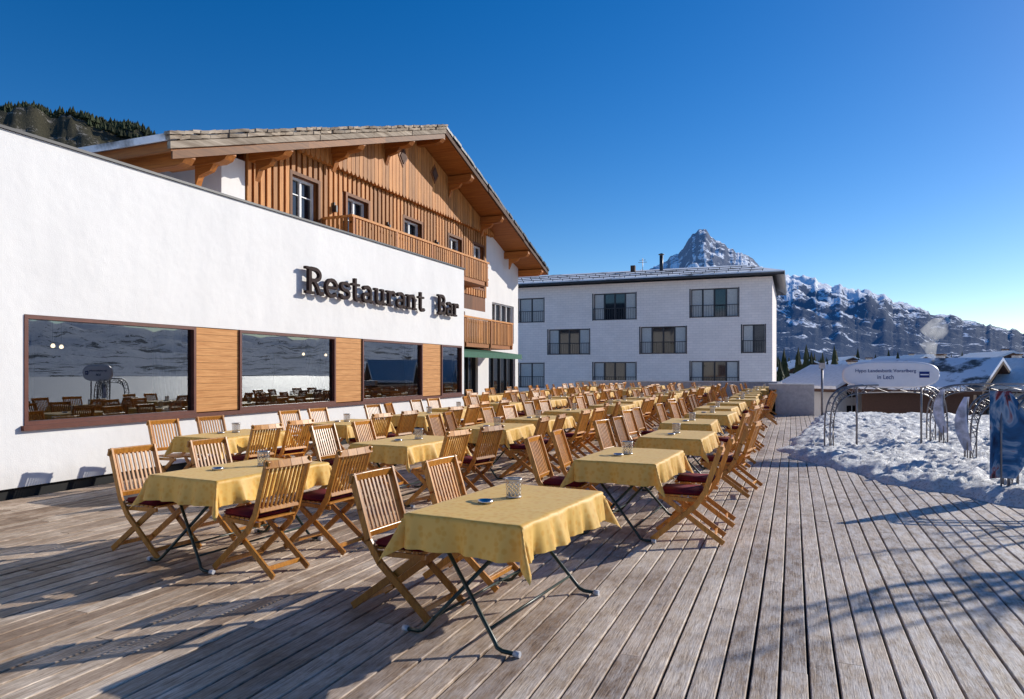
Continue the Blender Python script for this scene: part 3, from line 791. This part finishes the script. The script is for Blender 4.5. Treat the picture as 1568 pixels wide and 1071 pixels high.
# ------------------------------------------------------------------ far apartment building
fb = empty('white_apartment_building')
YF = 58
mpF = lambda u, v, n: (u, YF - n, v)
rows = [(-22.57, -20.3, 5.85, 8.0), (-15.77, -12.18, 5.88, 8.15), (-7.66, -4.02, 5.88, 8.2),
        (-19.82, -16.17, 2.99, 5.2), (-11.74, -8.07, 2.99, 5.24), (-3.68, -2.04, 2.99, 5.24), (-24.5, -22.9, 2.99, 5.2),
        (-22.57, -20.3, 0.1, 2.3), (-15.77, -12.18, 0.1, 2.33), (-7.66, -4.02, 0.1, 2.38)]
mb = MB()
mb.wall((-30, -1.48), (-4, 8.95), rows, mpF, 0.35, 'brick')
mb.box(-30, -29.7, YF + .35, 72, -4, 8.95, 'brick'); mb.box(-1.78, -1.48, YF + .35, 72, -4, 8.95, 'brick'); mb.box(-30, -1.48, 72, 72.3, -4, 8.95, 'brick')
mb.obj('walls', fb)
mb = MB()
for ri, (a, b, c, d) in enumerate(rows):
    k = 4 if b - a > 3 else 2
    mb.mbox(mpF, a, b, c, d, -0.32, -0.28, 'darkglass')
    wv = (b - a) / k
    for i in range(k):
        u0 = a + wv * i; u1 = u0 + wv
        for (p, q, r, s_) in ((u0, u0 + .06, c, d), (u1 - .06, u1, c, d), (u0 + .06, u1 - .06, d - .08, d), (u0 + .06, u1 - .06, c, c + .08)):
            mb.mbox(mpF, p, q, r, s_, -0.27, -0.2, 'anth')
        light = (k == 4 and (i in (0, 3) or (i == 1 and random.random() < .5))) or (k == 2 and random.random() < .6)
        if light: mb.mbox(mpF, u0 + .07, u1 - .07, c + .09, d - .09, -0.275, -0.23, 'curtain')
    mb.mbox(mpF, a - .02, b + .02, c + .95, c + 1.0, 0.01, 0.05, 'anth')
    mb.mbox(mpF, a - .02, b + .02, c + .02, c + .06, 0.01, 0.05, 'anth')
    u = a
    while u <= b: mb.mbox(mpF, u - .01, u + .01, c + .06, c + .95, 0.015, 0.035, 'anth'); u += 0.2
    mb.mbox(mpF, a - .12, a - .02, c - .02, d + .02, -0.01, .02, 'anth'); mb.mbox(mpF, b + .02, b + .1, c - .02, d + .02, -.01, .02, 'anth')
mb.obj('windows', fb)
mb = MB()
ex0, ex1, ey0, ey1 = -31, -0.6, YF - 1.0, 73.2
ez = 9.15; rz = 10.95; ry = 65.5; rx = -4.2
def roofset(dz0, dz1, k, g=0):
    vs = [(ex0 - g, ey0 - g, ez + dz0), (ex1 + g, ey0 - g, ez + dz0), (ex1 + g, ey1 + g, ez + dz0), (ex0 - g, ey1 + g, ez + dz0), (rx, ry, rz + dz0), (ex0 - g, ry, rz + dz0)]
    vs += [(p[0], p[1], p[2] - dz0 + dz1) for p in vs]
    mb.add(vs, [(0, 1, 4, 5), (1, 2, 4), (2, 3, 5, 4), (6, 11, 10, 7), (7, 10, 8), (8, 10, 11, 9), (0, 6, 7, 1), (1, 7, 8, 2), (2, 8, 9, 3), (3, 9, 11, 5), (0, 5, 11, 6)], k)
roofset(0.0, -0.22, 'anth')
mb.obj('roof_structure', fb)
mb = MB(); roofset(0.08, 0.004, 'roofA', 0.05); mb.obj('roof_covering', fb)
mb = MB()
for r_ in (0.06, 0.30, 0.55):
    yy = ey0 + (ry - ey0) * r_; zz = ez + (rz - ez) * r_ + .1
    mb.tube([(ex0, yy, zz + .12), (-1.9 - r_ * 3, yy, zz + .12)], 0.03, 'anth', 5)
    xx = ex0
    while xx < -2 - r_ * 3: mb.box(xx, xx + .05, yy - .03, yy + .03, zz - .05, zz + .15, 'anth'); xx += 0.9
mb.tube([(-30.9, ey0 - .1, ez - .1), (-0.7, ey0 - .1, ez - .1)], 0.09, 'anth', 8)
mb.obj('snow_guards', fb)
mb = MB()
mb.tube([(-10.9, 63, 10.0), (-10.9, 63, 11.9)], 0.16, 'anth', 10); mb.lathe([(0, .15), (.26, .05), (.26, 0), (0.0, 0)], (-10.9, 63, 11.95), 'anth')
mb.box(-13.9, -13.5, 64, 64.4, 10, 11.3, 'housewood'); mb.tube([(-12.9, 64.6, 10), (-12.9, 64.6, 12)], 0.03, 'pipe', 5)
mb.box(-13.3, -12.5, 64.58, 64.62, 11.6, 11.64, 'pipe'); mb.box(-13.2, -12.6, 64.58, 64.62, 11.8, 11.84, 'pipe')
mb.obj('chimneys', fb)

mb = MB()
mb.box(-13.2, -0.62, 44.05, 44.3, -0.2, 0.93, 'concrete'); mb.box(-13.2, -0.6, 44.02, 44.33, 0.931, 0.98, 'snow')
mb.box(-0.82, -0.6, 27.62, 44.0, -0.2, 0.93, 'concrete')
mb.box(-0.82, 0.72, 27.62, 27.84, -0.2, 1.12, 'concrete'); mb.box(-0.84, 0.74, 27.6, 27.86, 1.121, 1.16, 'white')
mb.obj('parapet_wall')

# ------------------------------------------------------------------ chair
def make_chair(cushion):
    mb = MB()
    for s_ in (-1, 1):
        y = 0.215 * s_
        pts = [(-0.335, 0.93), (-0.26, 0.70), (-0.195, 0.50), (-0.10, 0.36), (0.30, 0.022)]
        for a, b in zip(pts, pts[1:]):
            d = Vector((b[0] - a[0], 0, b[1] - a[1])).normalized() * 0.008
            mb.beam((a[0] - d.x, y, a[1] - d.z), (b[0] + d.x, y, b[1] + d.z), 0.024, 0.05, 'teak')
        y = 0.178 * s_
        mb.beam((0.20, y, 0.43), (-0.36, y, 0.022), 0.024, 0.05, 'teak')
        mb.beam((-0.20, y, 0.41), (0.24, y, 0.425), 0.022, 0.035, 'teak')
    for i in range(4):
        a = -0.24 + 0.12 * i; b = a + 0.122
        ca = -0.018 * (1 - (a / .24) ** 2); cb = -0.018 * (1 - (b / .24) ** 2)
        mb.beam((-0.330 + ca, a, 0.905), (-0.330 + cb, b, 0.905), 0.065, 0.024, 'teak', (0.28, 0, 1))
    mb.beam((-0.218, -0.2, 0.535), (-0.218, 0.2, 0.535), 0.045, 0.022, 'teak', (0.28, 0, 1))
    for i in range(9):
        y = -0.168 + 0.042 * i; c = -0.014 * (1 - (y / .22) ** 2)
        mb.beam((-0.218, y, 0.54), (-0.322 + c, y, 0.885), 0.024, 0.012, 'teak')
    for i in range(8):
        x = -0.18 + 0.058 * i
        mb.beam((x, -0.165 if i > 6 else -0.19, 0.45), (x, 0.165 if i > 6 else 0.19, 0.45), 0.046, 0.016, 'teak', (1, 0, 0))
    mb.beam((0.22, -0.2, 0.075), (0.22, 0.2, 0.075), 0.035, 0.022, 'teak', (0, 0, 1))
    mb.beam((-0.28, -0.165, 0.075), (-0.28, 0.165, 0.075), 0.035, 0.022, 'teak', (0, 0, 1))
    me = mb.mesh('chair_mesh', bevel=0.003)
    if cushion:
        bm = bmesh.new(); bm.from_mesh(me)
        n0 = len(bm.faces)
        r = bmesh.ops.create_cube(bm, size=1)
        for v in r['verts']: v.co = Vector((0.03 + v.co.x * 0.40, v.co.y * 0.39, 0.48 + v.co.z * 0.045))
        ed = list({e for v in r['verts'] for e in v.link_edges})
        bv = bmesh.ops.bevel(bm, geom=ed, offset=0.018, segments=3, affect='EDGES')
        bm.faces.ensure_lookup_table()
        me.materials.append(M['cushion'])
        for f in bm.faces[n0:]: f.material_index = 1; f.smooth = True
        for f in bm.faces:
            c = f.calc_center_median()
            if 0.4595 < c.z < 0.51 and -0.175 < c.x < 0.235 and f.material_index == 0: f.material_index = 1
        bm.to_mesh(me); bm.free()
    return me
chairA = make_chair(True); chairB = make_chair(False)

# ------------------------------------------------------------------ table
def make_table(seed):
    rnd = random.Random(seed)
    mb = MB()
    a, b, ov, H = 0.41, 0.66, 0.215, 0.745
    mb.box(-a, a, -b, b, H - 0.03, H - 0.004, 'cap')
    nx, ny = 56, 76
    ph = [rnd.uniform(0, 6) for _ in range(8)]
    vs = []
    for j in range(ny + 1):
        for i in range(nx + 1):
            s = -(a + ov) + 2 * (a + ov) * i / nx; t = -(b + ov) + 2 * (b + ov) * j / ny
            ds = max(0, abs(s) - a); dt = max(0, abs(t) - b)
            sx = 1 if s > 0 else -1; sy = 1 if t > 0 else -1
            x = max(-a, min(a, s)); y = max(-b, min(b, t))
            r = math.hypot(ds, dt)
            if r > 0:
                cth, sth = ds / r, dt / r
                w = r / ov
                wave = (0.026 * math.sin(t * 11 + ph[0]) + 0.019 * math.sin(t * 25 + ph[1]) + .009 * math.sin(t * 51 + ph[4])) * cth
                wave += (0.024 * math.sin(s * 13 + ph[2]) + 0.019 * math.sin(s * 29 + ph[3]) + .009 * math.sin(s * 47 + ph[5])) * sth
                s2 = 2 * cth * sth
                fl = 0.008 + (0.034 + wave * (1 - s2 * .7)) * w + 0.075 * w * s2 ** 3 - 0.02 * w * math.sin(s2 * math.pi) 
                x += sx * fl * cth; y += sy * fl * sth
            z = H + 0.003 - r + (0.005 if r > 0 else 0)
            if r == 0: z += 0.0028 * noise.noise(Vector((s * 6, t * 6, seed))) + (.0022 if abs(s) < .012 or abs(t - .2) < .012 or abs(t + .25) < .012 else 0)
            vs.append((x, y, z))
    fs = [(j * (nx + 1) + i, j * (nx + 1) + i + 1, (j + 1) * (nx + 1) + i + 1, (j + 1) * (nx + 1) + i) for j in range(ny) for i in range(nx)]
    mb.add(vs, fs, 'cloth', True)
    for y, yf in ((-0.50, -0.70), (0.50, 0.56)):
        for s_, dy in ((1, 0.0), (-1, 0.035)):
            k_ = dy if y < 0 else -dy
            a0, f0 = y + k_, yf + k_
            m0 = a0 + (f0 - a0) * .93
            mb.tube([(-0.34 * s_, a0, H - 0.035), (0.25 * s_, m0, 0.06), (0.275 * s_, f0, 0.032), (0.31 * s_, f0, 0.018), (0.40 * s_, f0, 0.017)], 0.0135, 'green', 8)
            mb.tube([(0.385 * s_, f0, 0.018), (0.425 * s_, f0, 0.018)], 0.019, 'cap', 8)
    for s_ in (1, -1):
        mb.tube([(-0.34 * s_, -0.50, H - .05), (-0.34 * s_, 0.50, H - .05)], 0.010, 'green', 6)
        mb.tube([(0.2 * s_, -0.66, 0.115), (0.2 * s_, 0.53, 0.115)], 0.009, 'green', 6)
    me = mb.mesh('table_mesh', fix=False)
    return me
tables = [make_table(s) for s in (1, 2, 3, 4, 5)]
mb = MB(); n = 24; hz = 9; vs = []; fs = []
for i in range(hz + 1):
    for j in range(n):
        t = 2 * math.pi * j / n; r = 0.052 + 0.006 * i / hz; vs.append((r * math.cos(t), r * math.sin(t), 0.006 + 0.125 * i / hz))
for i in range(hz):
    for j in range(n):
        if (i + j) % 2 == 0 or i in (0, hz - 1):
            fs.append((i * n + j, i * n + (j + 1) % n, (i + 1) * n + (j + 1) % n, (i + 1) * n + j))
mb.add(vs, fs, 'steel'); mb.lathe([(0, .004), (0.052, .004), (0.054, 0.0), (.056, .01), (.054, .012)], (0, 0, 0), 'steel', 24)
mb.lathe([(0.057, .128), (0.062, .131), (.06, .137), (.056, .134)], (0, 0, 0), 'steel', 24)
basket = mb.mesh('basket_mesh')
mb = MB(); mb.lathe([(0, .005), (.035, .006), (.045, .02), (.052, .022), (.05, .004), (.03, 0), (0, 0)], (0, 0, 0), 'steel', 20)
ash = mb.mesh('ashtray_mesh')

def setup(cx, cy, rot, sides='LR', far=False, ys=(-0.40, 0.40), jit=1.0, off0=0.60, flip=None):
    rz = R(rot)
    fl = random.random() < .5
    if flip is not None: fl = flip
    place('dining_table', random.choice(tables), (cx, cy, 0), rz + (math.pi if fl else 0))
    c, s = math.cos(rz), math.sin(rz)
    def W(x, y): return (cx + c * x - s * y, cy + s * x + c * y)
    for sd_ in sides:
        for yy in ys:
            off = off0 + random.uniform(-.03, .12) * jit
            y_ = yy + random.uniform(-.06, .06) * jit
            if sd_ == 'L': p = W(-off, y_); ang = rz + R(random.uniform(-11, 11) * jit)
            else: p = W(off, y_); ang = rz + math.pi + R(random.uniform(-11, 11) * jit)
            place('folding_chair', chairA if random.random() < 0.75 else chairB, (p[0], p[1], 0.002), ang)
    p = W(random.uniform(-.08, .08), random.uniform(-.05, .25)); place('steel_cutlery_basket', basket, (p[0], p[1], 0.75), random.uniform(0, 3))
    p = W(random.uniform(-.15, -.02), random.uniform(-.25, -.1)); place('ashtray', ash, (p[0], p[1], 0.75))
setup(-1.80, 4.48, -6, 'L', ys=(-0.34, 0.46), jit=0.3, off0=0.58, flip=False)
setup(-4.70, 5.08, -5, 'LR', jit=0.4, off0=0.60, flip=False)
setup(-1.60, 7.42, -3, 'LR', jit=0.6, off0=0.62)
setup(-4.6, 7.9, -4, 'LR'); setup(-7.4, 7.8, 0, 'LR')
setup(-1.5, 10.05, -2, 'LR'); setup(-4.45, 10.4, 2, 'LR'); setup(-7.2, 10.3, 0, 'LR')
y = 12.7; 
while y < 42:
    for xr in (-1.6, -4.5, -7.25):
        setup(xr + random.uniform(-.2, .2), y + random.uniform(-.25, .25), random.uniform(-6, 6), jit=1.2)
    if y > 20: setup(-10.2, y, random.uniform(-4, 4))
    y += 2.55

# ------------------------------------------------------------------ arches (frames) on the snow, sign, banners
def arch(name, p, q, h, lean=0.0, banner=None, zb=0.05, r1=0.016):
    mb = MB(); p = Vector((p[0], p[1], zb)); q = Vector((q[0], q[1], zb)); d = q - p; Ls = d.length; dn = d.normalized()
    perp = Vector((-dn.y, dn.x, 0))
    def pt(t, r):
        W_ = Ls / 2 - r; H_ = h - r
        a = math.pi * t
        c_, s_ = -math.cos(a), math.sin(a)
        e = 0.42
        x = W_ * math.copysign(abs(c_) ** e, c_); z = H_ * abs(s_) ** e
        return p + dn * (Ls / 2 + x) + Vector((0, 0, z))
    K = 30
    ts = [i / K for i in range(K + 1)]
    for off in (-0.07, 0.07):
        mb.tube([pt(t_, 0) + perp * off for t_ in ts], r1, 'pipe', 6)
    mb.tube([pt(t_, 0.15) for t_ in ts], r1 * .85, 'pipe', 6)
    for i in range(0, K, 1):
        mb.tube([pt(ts[i], 0) + perp * (0.07 if i % 2 else -.07), pt(ts[i + 1], 0.15)], 0.008, 'pipe', 4)
        mb.tube([pt(ts[i], .15), pt(ts[i + 1], 0) + perp * (-0.07 if i % 2 else .07)], 0.008, 'pipe', 4)
    for e_ in (p, q):
        mb.box(e_.x - .14, e_.x + .14, e_.y - .14, e_.y + .14, zb - .25, zb + 0.02, 'pipe')
    mb.obj(name)
arch('tube_arch', (0.62, 14.9), (2.95, 17.0), 1.3)
arch('tube_arch', (2.75, 17.6), (5.6, 18.6), 1.3)
arch('tube_arch', (2.75, 13.9), (5.2, 14.9), 1.25)
arch('tube_arch', (2.58, 10.9), (4.9, 11.6), 1.42, zb=0.0, r1=0.02)
def strip_banner(name, x, y, z0, z1, w_, ang, mat, bulge=0.12):
    mb = MB(); vs = []; K = 14; J = 6
    for i in range(K + 1):
        t = i / K
        for j in range(J + 1):
            s = j / J - 0.5
            ww = w_ * (0.35 + 0.65 * math.sin(math.pi * (0.15 + 0.75 * t)))
            lx = s * ww + bulge * math.sin(math.pi * t); ly = 0.03 * math.cos(s * 5 + t * 4)
            vs.append((x + lx * math.cos(ang) - ly * math.sin(ang), y + lx * math.sin(ang) + ly * math.cos(ang), z0 + (z1 - z0) * t))
    fs = [(i * (J + 1) + j, i * (J + 1) + j + 1, (i + 1) * (J + 1) + j + 1, (i + 1) * (J + 1) + j) for i in range(K) for j in range(J)]
    mb.add(vs, fs, mat, True)
    mb.tube([(x, y, 0.0), (x, y, z1)], 0.012, 'pipe', 6)
    o = mb.obj(name, fix=False)
strip_banner('beach_flag_banner', 2.50, 10.75, 0.25, 1.38, 0.55, R(25), 'banner', 0.14)
strip_banner('sail_strip_banner', 2.72, 13.75, 0.3, 1.2, 0.2, R(20), 'strip', -0.1)
strip_banner('sail_strip_banner', 2.9, 16.8, 0.35, 1.25, 0.2, R(20), 'strip', -0.1)
# oval sign
so_ = empty('oval_sign', (1.8, 15.75, 0)); ang = R(12)
mb = MB(); pts = []
for i in range(48):
    t = 2 * math.pi * i / 48; c_, s_ = math.cos(t), math.sin(t)
    pts.append((0.86 * math.copysign(abs(c_) ** 0.55, c_), 0.225 * math.copysign(abs(s_) ** 0.75, s_)))
n = len(pts)
P = [(x, -0.04, 1.56 + z) for x, z in pts] + [(x, 0.04, 1.56 + z) for x, z in pts]
mb.add(P, [tuple(range(n)), tuple(range(n, 2 * n))[::-1]] + [(i, i + n, (i + 1) % n + n, (i + 1) % n) for i in range(n)], 'signwhite')
mb.tube([(x * 1.0, 0, 1.56 + z) for x, z in pts + pts[:1]], 0.043, 'signwhite', 6)
mb.box(0.52, 0.70, -0.055, -0.041, 1.50, 1.62, 'signblue'); mb.box(0.535, 0.685, -0.06, -0.056, 1.55, 1.57, 'signwhite')
mb.tube([(-0.6, 0.08, 0.1), (-0.6, 0.08, 1.5)], 0.02, 'pipe'); mb.tube([(0.6, 0.08, 0.1), (0.6, 0.08, 1.5)], 0.02, 'pipe')
o = mb.obj('panel', so_)
for body, wd, xx, zz in (('Hypo Landesbank Vorarlberg', 1.12, -0.66, 1.585), ('in Lech', 0.3, -0.25, 1.47)):
    t_ = text_mesh(body, 'lettering', wd, 0.085, (xx + 1.8, -0.046 + 15.75, zz), (R(90), 0, 0), M['signblue'], so_, 0.002)
so_.rotation_euler = (0, 0, ang)
mb = MB(); mb.tube([(3.6, 13.2, 0), (3.6, 13.2, 1.0)], 0.014, 'signwhite', 6); mb.tube([(3.6, 13.2, 1.0), (3.6, 13.2, 1.95)], 0.014, 'red', 6); mb.obj('marker_pole')
mb = MB(); mb.tube([(0.95, 26.8, 0), (0.95, 26.8, 1.7)], 0.04, 'pipe', 8); mb.box(0.85, 1.05, 26.74, 26.86, 1.7, 1.9, 'concrete'); mb.obj('bollard_light')

# ------------------------------------------------------------------ bare tree right of frame
def bare_tree(name, base, h, seed):
    rnd = random.Random(seed); mb = MB()
    def br(p, d, ln, r, lv):
        pts = [p]; rs = [r]; k = 5; dd = d.copy()
        for i in range(k):
            dd = (dd + Vector((rnd.uniform(-.2, .2), rnd.uniform(-.2, .2), rnd.uniform(-.06, .16)))).normalized()
            p = p + dd * ln / k; pts.append(p); rs.append(r * (1 - 0.5 * (i + 1) / k))
        mb.tube(pts, rs, 'bark', 6 if lv < 2 else 4, False)
        if lv < 4:
            for i in range(3 if lv else 6):
                q = pts[rnd.randint(2, k)]; az = rnd.uniform(0, 6.28); tl = rnd.uniform(.5, .95)
                a = dd.orthogonal().normalized(); b = dd.cross(a)
                nd = (dd * math.cos(tl) + (a * math.cos(az) + b * math.sin(az)) * math.sin(tl)).normalized()
                br(q, nd, ln * rnd.uniform(.5, .72), r * 0.55, lv + 1)
    br(Vector(base), Vector((0, 0, 1)), h * 0.5, 0.15, 0)
    mb.obj(name, fix=False)
bare_tree('bare_tree', (6.5, 12.3, -0.1), 4.8, 4)
bare_tree('bare_tree', (7.2, 10.2, -0.1), 5.0, 11)

# ------------------------------------------------------------------ village
def house(cx, cy, w_, d_, hw, hr, ang, body, roofk='roofC', zb=-4.0):
    e = empty('village_house', (cx, cy, zb)); e.rotation_euler = (0, 0, R(ang))
    mb = MB(); mb.box(-w_ / 2, w_ / 2, -d_ / 2, d_ / 2, 0, hw, body)
    mb.add([(-w_ / 2, -d_ / 2, hw), (w_ / 2, -d_ / 2, hw), (0, -d_ / 2, hw + hr), (-w_ / 2, d_ / 2, hw), (w_ / 2, d_ / 2, hw), (0, d_ / 2, hw + hr)], [(0, 1, 2), (3, 5, 4)], 'housewood')
    mb.obj('walls', e)
    mb = MB(); o = 0.9; sl = hr / (w_ / 2)
    for s_ in (-1, 1):
        for k, z0, z1 in (('housewood', -.3, 0), (roofk, 0.004, 0.3)):
            p = [(0, hr + hw + .05), (s_ * (w_ / 2 + o), hw - o * sl + .05)]
            vs = [(x, y, z + dz) for y in (-d_ / 2 - o, d_ / 2 + o) for dz in (z0, z1) for x, z in p]
            mb.add(vs, [(0, 1, 3, 2), (4, 6, 7, 5), (0, 4, 5, 1), (2, 3, 7, 6), (0, 2, 6, 4), (1, 5, 7, 3)], k)
    mb.box(w_ * .15, w_ * .15 + .6, -.3, .3, hw, hw + hr + .6, 'concrete'); mb.box(w_ * .15 - .1, w_ * .15 + .7, -.4, .4, hw + hr + .6, hw + hr + .75, 'housewood')
    mb.obj('roof', e)
    mb = MB()
    for zz in (1.0, 3.0):
        if zz + 1.2 > hw: continue
        xx = -w_ / 2 + 1
        while xx < w_ / 2 - 1.6:
            mb.box(xx, xx + 1.1, -d_ / 2 - .05, -d_ / 2 - .01, zz, zz + 1.2, 'darkglass'); mb.box(xx + .5, xx + .58, -d_ / 2 - .08, -d_ / 2 - .051, zz, zz + 1.2, 'white'); xx += 2.3
    if mb.v: mb.obj('windows', e)
house(4.6, 80, 7, 8, 4.2, 1.7, 35, 'plaster2', 'snow')
house(12.0, 74, 9, 9, 4.3, 2.1, 62, 'housewood')
house(9.0, 118, 10, 11, 4.6, 2.2, 20, 'plaster2', 'roofA')
house(18.3, 76, 8, 9, 4.4, 2.0, 55, 'plaster2', 'snow')
house(27, 122, 11, 12, 5.6, 2.4, 10, 'plaster2', 'snow')
house(1.5, 150, 11, 11, 5.0, 2.4, 15, 'plaster2', 'snow')
house(19, 150, 12, 11, 5.4, 2.6, 30, 'housewood', 'snow')
house(36, 112, 12, 12, 5.2, 2.6, 10, 'housewood', 'snow')
house(30, 84, 10, 10, 4.4, 2.3, 50, 'plaster2', 'snow')
house(12, 190, 14, 12, 5.8, 2.8, 10, 'plaster2', 'snow')
house(30, 200, 14, 12, 6.4, 2.8, 30, 'housewood', 'snow')
house(42, 170, 14, 12, 6.0, 2.8, 10, 'housewood', 'snow')
# chimney smoke
m, nt, out = newmat('chimney_smoke')
vsn = nt.nodes.new('ShaderNodeVolumePrincipled'); vsn.inputs['Color'].default_value = (0.98, 0.98, 0.98, 1); vsn.inputs['Anisotropy'].default_value = 0.4
v = coords(nt, (1, 1, .6)); f = noise_tex(nt, v, 1.1, 4, 0.65, .6)
d = ramp(nt, f, [(0.42, 0.0), (0.62, 1.0)])
mu = nt.nodes.new('ShaderNodeMath'); mu.operation = 'MULTIPLY'; mu.inputs[1].default_value = 0.9
L(nt, d, mu.inputs[0]); L(nt, mu.outputs[0], vsn.inputs['Density']); L(nt, vsn.outputs[0], out.inputs[1]); M['smoke'] = m
mb = MB(); mb.tube([(11.3, 69.5, 2.4), (11.1, 69.5, 3.1), (10.9, 69.6, 3.9), (11.1, 69.7, 4.7), (11.8, 69.8, 5.5), (12.4, 70, 6.0)], [.12, .4, .7, 1.0, .9, .3], 'smoke', 12)
mb.obj('chimney_smoke', fix=True)
mb = MB()
for i in range(110):
    d = random.uniform(90, 420); az = R(random.uniform(-3, 24)) if i > 40 else R(random.uniform(-2, 3))
    x, y = d * math.sin(az), d * math.cos(az); h = random.uniform(4, 8) * (1 + d / 500)
    z = -4
    mb.tube([(x, y, z), (x, y, z + h * .3)], 0.15, 'bark', 5, False)
    for k in range(7):
        t = k / 7; zz = z + h * (.12 + .8 * t); r0 = h * .2 * (1 - t) + .2; n = 11
        vs = [(x, y, zz + h * .2)]
        for j in range(n):
            a = 2 * math.pi * j / n + k; rr = r0 * random.uniform(.65, 1.15) * (1 if j % 2 else .7)
            vs.append((x + rr * math.cos(a), y + rr * math.sin(a), zz - random.uniform(0, .06) * h))
        mb.add(vs, [(0, 1 + j, 1 + (j + 1) % n) for j in range(n)], 'needle')
mb.obj('distant_pine_trees', fix=False)
print('objects', len(bpy.data.objects))
